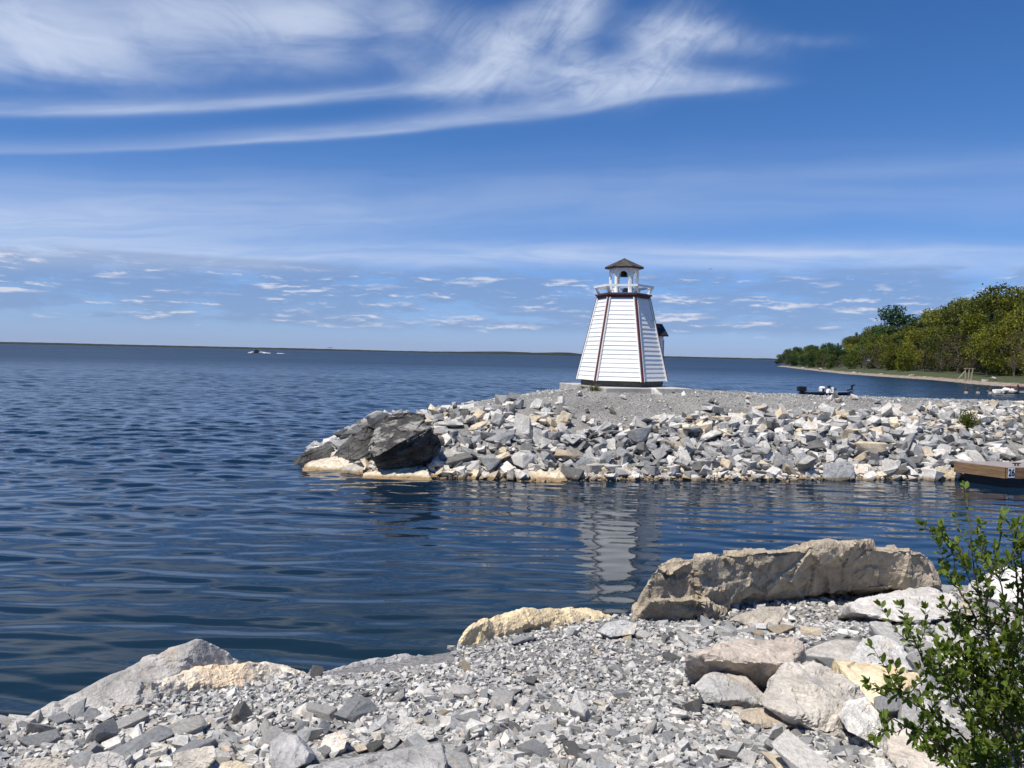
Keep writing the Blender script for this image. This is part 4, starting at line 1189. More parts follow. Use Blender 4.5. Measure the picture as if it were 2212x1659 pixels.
# number plate "26"
d = (dR-dC).normalized(); nrm = Vector((d.y, -d.x, 0))
pc = dC + d*0.115 + nrm*0.048
yaw = math.atan2(d.y, d.x)
pl = MB(); pl.box((0, 0, 0), (0.185, 0.006, 0.235))
plate = pl.build('number_plate', plain('white_plate', (0.75, 0.78, 0.80), 0.4, 0.05), dock)
plate.location = (*rel(pc), 0.37); plate.rotation_euler = (0, 0, yaw)
tcu = bpy.data.curves.new('number', 'FONT'); tcu.body = '26'; tcu.align_x = 'CENTER'; tcu.align_y = 'CENTER'; tcu.size = 0.235; tcu.extrude = 0.002; tcu.offset = 0.006
to_ = bpy.data.objects.new('number', tcu); C.objects.link(to_)
dg = bpy.context.evaluated_depsgraph_get(); dg.update()
tm = bpy.data.meshes.new_from_object(to_.evaluated_get(dg)); bpy.data.objects.remove(to_)
tm.materials.clear(); tm.materials.append(plain('navy_lettering', (0.008, 0.012, 0.03), 0.4))
num = bpy.data.objects.new('lettering', tm); C.objects.link(num); num.parent = plate
num.rotation_euler = (rad(90), 0, 0); num.location = (0, -0.0065, 0); num.scale = (0.72, 1, 1)

# ---------------------------------------------------------------- moored fishing boat with a person
M_HULL = plain('navy_hull', (0.012, 0.018, 0.055), 0.25)
M_GREYB = plain('grey_boat_liner', (0.17, 0.17, 0.165), 0.6)
M_SEATW = plain('white_vinyl', (0.75, 0.75, 0.74), 0.5)
M_DARKV = plain('dark_vinyl', (0.05, 0.035, 0.035), 0.5)
bd = 62.0
bs = P(1762, 858, bd); be = P(1838, 862, bd)            # stern and bow, along the picture
bl = (P(1845, 850, bd).x - P(1757, 850, bd).x)
boat = empty('fishing_boat', (P(1757, 850, bd).x, bd, 0.0), rad(3)); boat.scale = (1, 1, 0.78); boat.location.z = -0.10; tag(boat, 'dark blue open fishing boat with outboard, beached behind the breakwater', 'boat')
LB = bl*1.22
x_off = -bl*0.25
secs = []
for i in range(15):
    t = i/14
    hw = 0.92*min(1, 1.02-0.06*(1-t))*(1-max(0, (t-0.62)/0.38)**2.2)
    hw = max(hw, 0.02)
    sheer = 0.62 + 0.34*max(0, t-0.25)**1.5
    keel = -0.18 + 0.5*max(0, (t-0.8)/0.2)**2
    secs.append([Vector((x_off + LB*t, s_*w*hw, z)) for s_, w, z in ((-1, 1, sheer), (-1, .93, sheer*0.4), (-1, .75, 0.0), (0, 0, keel), (1, .75, 0.0), (1, .93, sheer*0.4), (1, 1, sheer))])
q = MB(); vv = [[q.bm.verts.new(p) for p in s_] for s_ in secs]
for a, b_ in zip(vv, vv[1:]):
    for k in range(6): q.bm.faces.new((a[k], a[k+1], b_[k+1], b_[k]))
q.bm.faces.new(vv[0])
q.build('hull', M_HULL, boat, smooth=False)
q = MB(); vv = [[q.bm.verts.new(Vector((p.x, p.y*0.93, p.z-0.10))) for p in (s_[0], s_[6])] for s_ in secs]
for a, b_ in zip(vv, vv[1:]): q.bm.faces.new((a[0], a[1], b_[1], b_[0]))
q.build('deck', M_GREYB, boat)
q = MB()
for s_ in secs[:-1]: pass
for k in (0, 6):
    q.tube([s_[k]+Vector((0, 0, .01)) for s_ in secs], 0.03, 6)
q.build('gunwale', M_HULL, boat)
xs = lambda px: (px-1757)/F_PX*bd
# outboard motor
q = MB(); mx = xs(1731) - 0.0
q.box((mx, 0, 1.02), (0.66, 0.46, 0.50)); q.box((mx+0.42, 0, 0.66), (0.5, 0.12, 0.10)); q.box((mx+0.05, 0, 0.55), (0.34, 0.24, 0.6)); q.box((mx, 0, 0.0), (0.3, 0.1, 0.7))
om = q.build('outboard_motor', M_BLACK, boat, bevel=0.09)
# pedestal seats
for px_, wcol in ((1776, M_SEATW),):
    q = MB(); q.box((xs(px_), 0.0, 1.02), (0.42, 0.46, 0.58)); st = q.build('seat', wcol, boat, bevel=0.10)
    q = MB(); q.box((xs(px_), -0.21, 0.93), (0.20, 0.12, 0.36)); q.build('seat_pad', M_DARKV, st, bevel=0.02)
q = MB(); q.box((xs(1800.5), 0.1, 1.02), (0.11, 0.3, 0.42)); q.box((xs(1805), 0.1, 0.72), (0.5, 0.5, 0.12)); st = q.build('seat', M_SEATW, boat, bevel=0.03)
q = MB(); q.box((xs(1804.5), 0.05, 1.02), (0.2, 0.28, 0.3)); q.build('seat_pad', plain('green_vinyl', (0.04, 0.06, 0.04), 0.6), st, bevel=0.03)
q = MB(); q.box((xs(1820), 0, 0.80), (0.9, 0.7, 0.08)); q.build('casting_deck', M_GREYB, boat, bevel=0.02)
# bow trolling motor, stowed
q = MB(); tx = xs(1840)
q.beam((xs(1830), -0.1, 0.98), (tx+0.12, -0.1, 1.10), 0.16, 0.12); q.beam((tx-0.02, -0.1, 1.05), (tx+0.06, -0.1, 1.50), 0.12, 0.12); q.beam((tx-0.06, -0.1, 1.42), (tx+0.24, -0.1, 1.56), 0.16, 0.14)
q.beam((tx+0.12, -0.1, 0.1), (tx+0.12, -0.1, 0.95), 0.04, 0.04)
q.build('trolling_motor', M_BLACK, boat, bevel=0.02)

# seated person: one skinned body, cap and shirt as children
M_SKIN = plain('skin', (0.42, 0.25, 0.17), 0.6, 0.05)
M_SHIRT = plain('white_shirt', (0.78, 0.78, 0.78), 0.8, 0.05)
M_TROUS = plain('dark_trousers', (0.03, 0.035, 0.05), 0.85, 0.1)
M_CAP = plain('black_cap', (0.012, 0.012, 0.016), 0.8, 0.1)
def skinned(name, verts, edges, radii, mat, parent, root=0, lv=2):
    me = bpy.data.meshes.new(name); me.from_pydata([tuple(v) for v in verts], edges, []); o = bpy.data.objects.new(name, me); C.objects.link(o)
    md = o.modifiers.new('s', 'SKIN'); md.use_smooth_shade = True
    for i, r in enumerate(radii): me.skin_vertices[0].data[i].radius = r if hasattr(r, '__len__') else (r, r)
    for i in range(len(verts)): me.skin_vertices[0].data[i].use_root = (i == root)
    sb = o.modifiers.new('u', 'SUBSURF'); sb.levels = sb.render_levels = lv
    dg = bpy.context.evaluated_depsgraph_get(); dg.update()
    m2 = bpy.data.meshes.new_from_object(o.evaluated_get(dg)); o.modifiers.clear(); o.data = m2; m2.name = name
    m2.materials.clear(); m2.materials.append(mat)
    if parent: o.parent = parent
    return o
ps = boat.location + Vector((xs(1789), 0.05, -0.10))
person = empty('person', ps, rad(8)); tag(person, 'person in a white shirt and black cap sitting in the blue fishing boat', 'person')
# local frame: facing +X (toward the bow); seat height z = 0.35
bv = [(0, 0, .38), (0, 0, .58), (.02, 0, .80), (.04, 0, .92), (.07, 0, 1.00), (.09, 0, 1.10),
      (.02, .18, .84), (.12, .25, .60), (.36, .14, .66), (.44, .12, .70),
      (.02, -.18, .84), (.12, -.26, .60), (.36, -.15, .66), (.44, -.13, .70),
      (.05, .10, .36), (.45, .12, .40), (.42, .12, .02), (.52, .12, -.04),
      (.05, -.10, .36), (.45, -.12, .40), (.42, -.12, .02), (.52, -.12, -.04)]
be_ = [(0, 1), (1, 2), (2, 3), (3, 4), (4, 5), (2, 6), (6, 7), (7, 8), (8, 9), (2, 10), (10, 11), (11, 12), (12, 13), (0, 14), (14, 15), (15, 16), (16, 17), (0, 18), (18, 19), (19, 20), (20, 21)]
brd = [.15, .14, .15, .06, .085, .09, .07, .05, .035, .03, .07, .05, .035, .03, .09, .07, .05, .04, .09, .07, .05, .04]
body = skinned('body', bv, be_, brd, M_SKIN, person)
skinned('shirt', [(0, 0, .40), (0, 0, .60), (.02, 0, .80), (.035, 0, .90), (.02, .19, .83), (.12, .26, .60), (.34, .15, .655), (.02, -.19, .83), (.12, -.27, .60), (.34, -.16, .655)],
        [(0, 1), (1, 2), (2, 3), (2, 4), (4, 5), (5, 6), (2, 7), (7, 8), (8, 9)], [.18, .175, .18, .09, .09, .07, .05, .09, .07, .05], M_SHIRT, person)
skinned('trousers', [(0, 0, .38), (.06, .10, .36), (.46, .12, .40), (.43, .12, .05), (.06, -.10, .36), (.46, -.12, .40), (.43, -.12, .05)], [(0, 1), (1, 2), (2, 3), (0, 4), (4, 5), (5, 6)], [.17, .11, .09, .065, .11, .09, .065], M_TROUS, person)
q = MB(); q.ball((.08, 0, 1.13), .118, 14, (1.05, .95, .75)); q.box((.20, 0, 1.13), (.14, .15, .02)); q.build('cap', M_CAP, person, smooth=True)
q = MB(); q.ball((.055, 0, 1.07), .112, 12, (.85, .95, .85)); q.build('hair', M_CAP, person, smooth=True)

# ---------------------------------------------------------------- far speedboat with foam
mx = P(556, 769, 520)
mb = empty('motorboat', (mx.x, 520, 0.0)); tag(mb, 'far dark motorboat throwing white spray on the open lake', 'motorboat')
q = MB(); solid(q, [Vector(p) for p in ((-3.0, -1, .2), (-3.0, 1, .2), (2.2, -1, .2), (2.2, 1, .2), (3.2, 0, .9), (-3, -1.1, .9), (-3, 1.1, .9), (2, -1.1, 1.0), (2, 1.1, 1.0))]); q.build('hull', M_BLACK, mb)
q = MB(); solid(q, [Vector(p) for p in ((-1.8, -.9, 1.0), (-1.8, .9, 1.0), (1.2, -.9, 1.0), (1.2, .9, 1.0), (-1.6, -.8, 2.3), (-1.6, .8, 2.3), (.6, -.8, 2.3), (.6, .8, 2.3))]); q.build('cabin', M_BLACK, mb)
M_FOAM = plain('foam', (0.85, 0.87, 0.88), 0.9, 0.1)
rs = np.random.RandomState(4)
n = 420
xx = np.concatenate([rs.uniform(-6.0, -2.0, n//3), rs.uniform(1.5, 8.5, n//2), rs.uniform(13, 18, n - n//3 - n//2)])
hh = np.concatenate([0.9*(1-np.abs((xx[:n//3]+3)/3.2).clip(0, 1)), 1.0*(1-((xx[n//3:n//3+n//2]-1.5)/7.2)), np.full(n - n//3 - n//2, 0.12)])
pos = np.stack([xx, rs.normal(0, 0.8, n), hh*rs.uniform(0, 1, n)], -1) + np.array([mx.x, 520, 0.1])
_h = HULLS; HULLS = []
fo = heap('boat_wake', pos, np.full(n, 0.55), rs, M_FOAM, 0.5); tag(fo, kind='stuff')
HULLS = _h

# ---------------------------------------------------------------- birds
M_BIRD = plain('dark_feathers', (0.06, 0.06, 0.065), 0.8)
def bird(px, py, Yd, span, label, dip):
    b0 = empty('bird', P(px, py, Yd)); tag(b0, label, 'bird', 'birds flying over the lake')
    q = MB(); s_ = span
    q.tube([(0, -.30*s_, 0), (0, -.15*s_, .01*s_), (0, .05*s_, .0), (0, .22*s_, .03*s_), (0, .30*s_, .04*s_), (0, .36*s_, .035*s_)], [.015*s_, .05*s_, .075*s_, .05*s_, .045*s_, .01*s_], 8)
    q.build('body', M_BIRD, b0, smooth=True)
    for sg in (-1, 1):
        q = MB(); solid(q, [Vector((sg*x*s_, y*s_, z*s_)) for x, y, z in ((.04, .10, .02), (.04, -.08, .02), (.28, .12, dip), (.28, -.05, dip), (.28, .1, dip+.02), (.04, .08, .04), (.55, -.02, dip*0.4), (.5, .05, dip*0.5))])
        q.build('wing', M_BIRD, b0)
bird(713, 751, 160, 1.25, 'small dark bird gliding just above the far shore line', .08)
bird(1535, 581, 90, 0.62, 'tiny dark bird high in the sky right of the lighthouse roof', .05)

# ---------------------------------------------------------------- far right shore
WL = [(1662, 790.0), (1690, 792.5), (1727, 797), (1760, 801), (1822, 807.5), (1925, 815), (2010, 820.5), (2106, 830), (2212, 838), (2330, 850), (2500, 868)]
wl = [G(px, py, 0.0) for px, py in WL]
wlx = np.array([p.x for p in wl]); wly = np.array([p.y for p in wl])
def shore_x(y):
    o_ = np.argsort(wly); return np.interp(y, wly[o_], wlx[o_])
ys = np.concatenate([np.linspace(60, 180, 90), np.linspace(183, 400, 60)])
offs = np.array([-6, -1.5, 0, 0.6, 1.5, 3, 4.5, 6, 9, 14, 25, 45, 90, 220, 600])
hts = np.array([-1.0, -0.3, 0.0, 0.16, 0.35, 0.6, 0.8, 0.95, 1.2, 1.7, 2.4, 3.5, 5, 6, 6])
rs = np.random.RandomState(12)
Yg, Og = np.meshgrid(ys, offs, indexing='ij')
tip = np.clip((372 - Yg)/30, 0, 1)
wob = 1.2*perlin(np.stack([Yg.ravel()*0.08, Yg.ravel()*0+3.3, Yg.ravel()*0], -1)).reshape(Yg.shape)
Xg = shore_x(Yg) + Og + wob*(np.abs(Og) < 9)
Zg = np.interp(Og, offs, hts)*np.where(tip < 1, tip**0.6, 1) - (1-tip)*0.4
Zg = Zg + 0.10*fbm(np.stack([Xg.ravel()*0.3, Yg.ravel()*0.3, 0*Xg.ravel()], -1), 3).reshape(Xg.shape)*(Og > 0.5)
ii = np.arange(Xg.size).reshape(Xg.shape)
m, b = new_mat('wooded_shore')
co = geopos(); t_ = attr('tint'); n1 = noise(co, 0.35, 5, 0.6); n2 = noise(co, 2.0, 5, 0.65)
beach = mixc(sstep(n2, 0.3, 0.7), (0.15, 0.12, 0.09), (0.32, 0.26, 0.205))
grs = mixc(sstep(n2, 0.3, 0.7), (0.022, 0.032, 0.010), (0.066, 0.078, 0.026))
c = mixc(sstep(t_ + (n1-0.5)*0.8, 0.40, 0.62), beach, grs)
link(c, b.inputs['Base Color']); b.inputs['Roughness'].default_value = 0.95
land = mesh_np('shore_land', np.stack([Xg, Yg, Zg], -1).reshape(-1, 3), np.stack([ii[:-1, :-1], ii[:-1, 1:], ii[1:, 1:], ii[1:, :-1]], -1).reshape(-1, 4), m, smooth=True,
               tint=np.interp(Og.ravel(), [0, 0.9, 2.0, 3.4, 600], [0, 0.25, 0.55, 0.9, 1.0]))
tag(land, kind='structure')

# foliage material: per-leaf tint, crown colour from the object
def leaf_mat(name, trans=0.35, var=0.45):
    m, b = new_mat(name)
    oi = node('ShaderNodeObjectInfo'); t_ = attr('tint')
    f = t_*(2*var) + (1-var)
    c = mixc(1.0, V(oi.outputs['Color']), comb(f*1.04, f, f*0.9), 'MULTIPLY')
    young = sstep(t_, 0.80, 1.0)
    c = mixc(young*0.6, c, mixc(1.0, c, (1.45, 1.05, 0.8), 'MULTIPLY'))
    link(c, b.inputs['Base Color']); b.inputs['Roughness'].default_value = 0.55; b.inputs['Specular IOR Level'].default_value = 0.25
    tr = node('ShaderNodeBsdfTranslucent'); link(mixc(1.0, c, (1.3, 1.35, 0.6), 'MULTIPLY'), tr.inputs['Color'])
    mx_ = node('ShaderNodeMixShader'); mx_.inputs[0].default_value = trans
    V.nt.links.new(b.outputs[0], mx_.inputs[1]); V.nt.links.new(tr.outputs[0], mx_.inputs[2])
    o_ = [n for n in V.nt.nodes if n.type == 'OUTPUT_MATERIAL'][0]
    V.nt.links.new(mx_.outputs[0], o_.inputs['Surface'])
    return m
M_LEAF = leaf_mat('tree_leaves', 0.25, 0.6)
M_BARK = plain('bark', (0.10, 0.085, 0.07), 0.9, 0.3, 4.0)
def sprays(rs, c, n_, rad_):
    """n_ leaf-clump faces scattered near each centre; returns verts, quads, tints."""
    k = len(c)
    cc = np.repeat(c, n_, 0) + rs.normal(0, 1, (k*n_, 3))*np.repeat(rad_, n_)[:, None]*0.55
    a = rs.normal(size=(k*n_, 3)); a /= np.linalg.norm(a, axis=1)[:, None]
    b_ = np.cross(a, rs.normal(size=(k*n_, 3))); b_ /= np.linalg.norm(b_, axis=1)[:, None]
    s = rs.uniform(0.6, 1.3, (k*n_, 1))
    return cc, a*s, b_*s*0.7
def quads(cc, a, b_, sz):
    v = np.stack([cc - a*sz, cc + b_*sz*0.8, cc + a*sz*1.05, cc - b_*sz*0.8], 1)
    f = np.arange(len(cc)*4).reshape(-1, 4)
    return v.reshape(-1, 3), f
def crown_broad(rs, lean):
    lobes = []
    for _ in range(rs.randint(13, 19)):
        z = rs.uniform(2.2, 8.9); r = 3.0*math.sin(math.pi*min(1, (z-0.6)/9.6))**0.7
        a = rs.uniform(0, 6.28); q = rs.uniform(0.25, 0.85)*r
        lobes.append((q*math.cos(a)+lean*z*0.05, q*math.sin(a), z, rs.uniform(0.9, 1.7)))
    lobes.append((lean*.5, 0, 9.0, 0.9))
    C_, A_, B_, T_ = [], [], [], []
    for x, y, z, r in lobes:
        n_ = int(34*r*r)
        d = rs.normal(size=(n_, 3)); d /= np.linalg.norm(d, axis=1)[:, None]
        p = np.array([x, y, z]) + d*(r*rs.uniform(0.55, 1.08, n_)**0.5)[:, None]*np.array([1, 1, 0.8])
        cc, a, b_ = sprays(rs, p, 6, np.full(n_, 0.42))
        C_.append(cc); A_.append(a); B_.append(b_); T_.append(np.clip(rs.uniform(-.1, .5) + rs.uniform(0, .65, len(cc)), 0, 1))
    v, f = quads(np.concatenate(C_), np.concatenate(A_), np.concatenate(B_), 0.16)
    return v, f, np.repeat(np.concatenate(T_), 4)
def crown_conifer(rs, lean):
    C_, A_, B_, T_ = [], [], [], []
    z = 0.8
    while z < 9.9:
        r = 1.9*(1-(z/10.2))**0.8 + 0.12
        for _ in range(7):
            a = rs.uniform(0, 6.28); L = r*rs.uniform(.65, 1.15)
            t = np.linspace(.15, 1, max(2, int(L*5)))
            p = np.stack([np.cos(a)*L*t, np.sin(a)*L*t, z + 0.10*t - 0.25*t*t*L], -1)
            cc, a_, b_ = sprays(rs, p, 7, np.full(len(p), 0.30))
            C_.append(cc); A_.append(a_); B_.append(b_); T_.append(np.clip(rs.uniform(0, .4) + rs.uniform(0, .5, len(cc)), 0, 1))
        z += 0.33
    v, f = quads(np.concatenate(C_), np.concatenate(A_), np.concatenate(B_), 0.12)
    return v, f, np.repeat(np.concatenate(T_), 4)
def crown_thin(rs, lean):
    C_ = []
    for _ in range(46):
        a = rs.uniform(0, 6.28); z = rs.uniform(2.0, 9.4); r = rs.uniform(0.2, 2.6)*math.sin(math.pi*min(1, z/10.2))**0.6
        p = np.array([r*math.cos(a), r*math.sin(a), z]) + rs.normal(0, .35, (7, 3)); C_.append(p)
    c = np.concatenate(C_)
    cc, a, b_ = sprays(rs, c, 5, np.full(len(c), 0.35))
    v, f = quads(cc, a, b_, 0.10)
    return v, f, np.repeat(rs.uniform(0, 1, len(cc)), 4)
def trunk_mb(rs, kind):
    q = MB()
    top = 9.3 if kind == 'conifer' else 7.6
    q.tube([(0, 0, -0.6), (rs.uniform(-.1, .1), 0, 1.5), (rs.uniform(-.25, .25), rs.uniform(-.2, .2), 4), (rs.uniform(-.3, .3), 0, top)], [.24, .19, .13, .03], 6)
    if kind != 'conifer':
        for _ in range(16 if kind == 'thin' else 8):
            z = rs.uniform(1.6, 6.8); a = rs.uniform(0, 6.28); L = rs.uniform(1.2, 2.6)
            p0 = Vector((0, 0, z)); d = Vector((math.cos(a), math.sin(a), rs.uniform(.5, 1.3))).normalized()
            q.tube([p0, p0+d*L*.5, p0+d*L+Vector((0, 0, .2))], [.08, .05, .015], 4)
    return q
rs = np.random.RandomState(31)
PROTO = {}
for kind, cnt, fn in (('broad', 6, crown_broad), ('conifer', 3, crown_conifer), ('thin', 2, crown_thin)):
    PROTO[kind] = []
    for k in range(cnt):
        v, f, t_ = fn(rs, rs.uniform(-1, 1))
        cr = mesh_np('crown', v, f, M_LEAF, tint=t_)
        tr = trunk_mb(rs, kind).build('trunk', M_BARK)
        PROTO[kind].append((cr, tr)); 
used_proto = set()
TREE_N = {}
def put_tree(kind, k, x, y, z, h, w, color, label, group='trees on the far right shore', name=None):
    cr, tr = PROTO[kind][k % len(PROTO[kind])]
    key = (kind, k % len(PROTO[kind]))
    t = empty({'broad': 'tree', 'conifer': 'cedar_tree', 'thin': 'bare_tree'}[kind], (x, y, z), rs.uniform(0, 6.28))
    t.scale = (h/10*w, h/10*w, h/10)
    for src in (cr, tr):
        o = src if key not in used_proto else src.copy()
        if key in used_proto: C.objects.link(o)
        o.parent = t
        if src is cr: o.color = (*color, 1)
    used_proto.add(key)
    tag(t, label, 'tree', group); return t
PROF = [(1662, 775), (1675, 768), (1685, 757), (1700, 753), (1727, 748), (1766, 742), (1807, 741), (1825, 728), (1838, 719), (1856, 713), (1887, 704), (1905, 700), (1964, 690), (1985, 682), (2018, 668), (2054, 653), (2093, 645), (2110, 634), (2127, 626), (2147, 620), (2165, 632), (2180, 632), (2196, 624), (2212, 617), (2300, 600), (2400, 590)]
prx, pry = np.array(PROF).T
YG = (0.135, 0.150, 0.018); OL = (0.085, 0.105, 0.020); DG = (0.032, 0.068, 0.018); MG = (0.070, 0.105, 0.020); BR = (0.10, 0.085, 0.055); CD = (0.022, 0.036, 0.014)
spots = []
for row, off, step, hf in ((0, 8.5, 33, 0.60), (1, 12.0, 31, 0.80), (2, 17, 33, 0.95), (3, 25, 36, 1.0), (4, 36, 44, 1.0)):
    px = 1676 + row*7
    while px < 2290:
        D_ = float(np.interp(px, [p for p, _ in WL], wly))
        k_ = 0.55 if px < 1800 else 0.85 if px < 1900 else 1.0
        # step back along the ray so that the tree stands off metres behind the waterline
        y = D_
        for _ in range(12):
            x = EYE.x + (px-CX)/F_PX*y
            y += (off*min(1, 0.35 + 0.65*k_) - (x - float(shore_x(y))))*0.6
        y = min(y, 420)
        x = (px-CX)/F_PX*y
        spots.append((row, px, x, y, hf))
        px += step*k_*rs.uniform(0.8, 1.2)
rowcount = {}
ORD = ['first', 'second', 'third', 'fourth', 'fifth', 'sixth', 'seventh', 'eighth', 'ninth', 'tenth', 'eleventh', 'twelfth', 'thirteenth', 'fourteenth', 'fifteenth', 'sixteenth', 'seventeenth', 'eighteenth', 'nineteenth', 'twentieth', 'twenty-first', 'twenty-second', 'twenty-third', 'twenty-fourth', 'twenty-fifth', 'twenty-sixth', 'twenty-seventh', 'twenty-eighth', 'twenty-ninth', 'thirtieth', 'thirty-first', 'thirty-second', 'thirty-third', 'thirty-fourth', 'thirty-fifth']
ROWN = ['far beach row', 'second far shore row', 'middle far shore row', 'fourth far shore row', 'rearmost far shore row']
for row, px, x, y, hf in spots:
    u = rs.uniform(0, 1)
    z = float(np.interp(x - float(shore_x(y)), offs, hts)) - 0.1
    top = float(np.interp(px, prx, pry))
    ztop = P(px, top, y).z
    h = max(2.5, (ztop - z)*hf*rs.uniform(0.88, 1.06))
    if row == 0 and u < 0.35: kind, colr, nm = 'thin', BR, 'thin brownish half bare tree'
    elif u < (0.32 if row < 2 else 0.12): kind, colr, nm = 'conifer', CD, 'dark narrow cedar'
    elif px < 1830: kind, colr, nm = 'broad', (MG if u > .5 else DG), ('green leafy tree' if u > .5 else 'deep green leafy tree')
    elif u < 0.55: kind, colr, nm = 'broad', OL, 'olive green leafy tree'
    elif u < 0.90: kind, colr, nm = 'broad', YG, 'yellow green spring tree'
    else: kind, colr, nm = 'broad', MG, 'fresh green leafy tree'
    colr = tuple(np.array(colr)*rs.uniform(0.85, 1.15))
    key = (nm, row); rowcount[key] = rowcount.get(key, 0) + 1
    lab = f"{nm} in the {ROWN[row]}, {ORD[rowcount[key]-1]} such from left"
    w = {'broad': rs.uniform(0.9, 1.2), 'conifer': rs.uniform(.8, 1.0), 'thin': rs.uniform(.9, 1.2)}[kind]*(1.15 if h < 6 else 1.0)
    if row < 2: z -= 0.13*h; h *= 1.13
    put_tree(kind, rs.randint(6), x, y, z, h, w, colr, lab)
# the dark round tree that stands above the rest
y = 196.0; x = (1934-CX)/F_PX*y; z = 2.2
put_tree('broad', 1, x, y, z, P(1934, 656, y).z - z, 1.22, (0.028, 0.072, 0.018), 'tall dark green round tree rising above the others on the far shore')

# beach things
M_DRIFT = plain('weathered_timber', (0.34, 0.30, 0.22), 0.9, 0.25, 4.0)
D_ = 121.0; x0, x1 = P(2083, 810, D_).x, P(2101, 810, D_).x; z0 = 0.5
fr = empty('timber_frame', ((x0+x1)/2, D_, z0)); tag(fr, 'bleached timber frame of posts and a top beam on the far beach', 'timber frame')
hw = (x1-x0)/2; ht = P(2090, 796, D_).z - z0
q = MB(); q.beam((-hw-.1, 0, ht), (hw+.1, 0, ht), .15, .12); q.build('top_beam', M_DRIFT, fr)
for sx, lean in ((-.75, -.05), (.05, 0.05), (.8, .12)):
    q = MB(); q.beam((hw*sx-lean, 0, -.3), (hw*sx+lean, 0, ht-.06), .13, .13); q.build('post', M_DRIFT, fr)
q = MB(); q.beam((-hw-.9, 0.3, -.1), (-hw+.1, 0.1, ht*.75), .12, .12); q.build('brace', M_DRIFT, fr)
rs2 = np.random.RandomState(44)
BLAB = ['at the headland tip', 'left of the timber frame', 'beside the timber frame', 'right of the timber frame', 'near the right edge']
for i_, (px, py, sz, dsc) in enumerate([(1735, 799, 1.3, 'white boulder on the far headland beach'), (1772, 797, 1.5, 'pale low rock on the far headland bank'), (1846, 806, 1.2, 'white rock standing on the far beach slope'), (1857, 808, 0.9, 'small white rock at the water of the far beach'),
      (1904, 811, 1.0, 'pale rock low on the far beach at its middle'), (1967, 815, 1.1, 'flat pale rock on the far beach before the olive trees'), (1996, 818, 1.1, 'whitish rock on the far beach left of the timber frame'), (2128, 823, 0.8, 'bleached pale stone right of the timber frame on the far beach'), (2147, 818, 1.0, 'bleached rock below the trees near the right edge'), (2196, 831, 0.8, 'small white stone on the far beach at the right edge')]):
    y = float(np.interp(px, [p for p, _ in WL], wly)) + 4
    p = P(px, py, y)
    o = bpy.data.objects.new('beach_rock', STONE_ME[i_]); C.objects.link(o)
    o.material_slots[0].link = 'OBJECT'; o.material_slots[0].material = M_STONE
    o.location = (p.x, y, max(0.25, min(p.z, 1.2))); o.scale = (sz*.55, sz*.5, sz*.55); o.rotation_euler = (0, 0, i_*1.3); o.color = (0.44, 0.40, 0.33, 1)
    tag(o, dsc, 'rock', 'rocks on the far beach')
# posts standing in the water and the far jetty
M_POST = plain('wet_timber', (0.055, 0.045, 0.04), 0.8, 0.3, 4.0); M_POSTW = plain('bleached_timber', (0.45, 0.43, 0.40), 0.8, 0.2, 4.0)
for px, yb, ht, lab in ((2087, 849, .60, 'leftmost dark wooden post standing in the water off the far beach'), (2112.5, 849.5, .62, 'dark wooden post in the water between two others off the far beach'), (2139, 850.5, .72, 'tallest dark wooden post in the water beside the white rock pile')):
    p = G(px, yb, 0.0)
    t = empty('mooring_post', (p.x, p.y, 0)); tag(t, lab, 'post', 'wooden posts standing in the water')
    MB().tube([(0, 0, -1), (0.01, 0, ht*.62), (.03, 0, ht)], [.17, .16, .13], 8).build('shaft', M_POST, t)
    MB().tube([(0, 0, -.2), (0, 0, ht*.3)], [.19, .18], 8).build('pale_foot', M_POSTW, t)
for i_, (px, py, sz) in enumerate([(2148, 849, .5), (2153, 847.5, .65), (2159, 847, .8), (2166, 848, .7), (2172, 846.5, .8), (2177, 848.5, .6), (2182, 845.5, .9), (2187, 846.5, .9), (2190, 843.5, .8), (2156, 850, .45), (2169, 850, .5), (2184, 850, .6)]):
    p = G(px, 850, 0.0); zz = (850-py)/F_PX*p.y
    o = bpy.data.objects.new('jetty_rock', STONE_ME[10+i_]); C.objects.link(o)
    o.material_slots[0].link = 'OBJECT'; o.material_slots[0].material = M_STONE
    o.location = (p.x, p.y+rs2.uniform(0, 1.0), 0.05+zz); o.scale = (sz*.55, sz*.5, sz*.5); o.rotation_euler = (rs2.uniform(-.3, .3), rs2.uniform(-.3, .3), i_*1.7); o.color = (0.62, 0.59, 0.53, 1)
    tag(o, f"white rock in the low pile beside the wooden posts, {ORD[sorted([2148, 2153, 2159, 2166, 2172, 2177, 2182, 2187, 2190, 2156, 2169, 2184]).index(px)]} from left", 'rock', 'white rocks of the low pile')
p = G(2196, 850, 0.0); jt = empty('jetty', (p.x, p.y, 0)); tag(jt, 'small dark red and grey jetty cut off by the right edge', 'jetty')
MB().box((1.6, 0.6, 0.32), (3.4, 1.6, 0.5)).build('grey_side', M_CONC, jt, bevel=0.02)
MB().box((1.6, 0.6, 0.66), (3.7, 1.8, 0.16)).build('deck', plain('reddish_boards', (0.16, 0.07, 0.055), 0.8, 0.2), jt, bevel=0.01)
for sx in (-.12, 1.6): MB().tube([(sx, -.35, -.8), (sx, -.35, .95)], .09, 8).build('post', M_POST, jt)

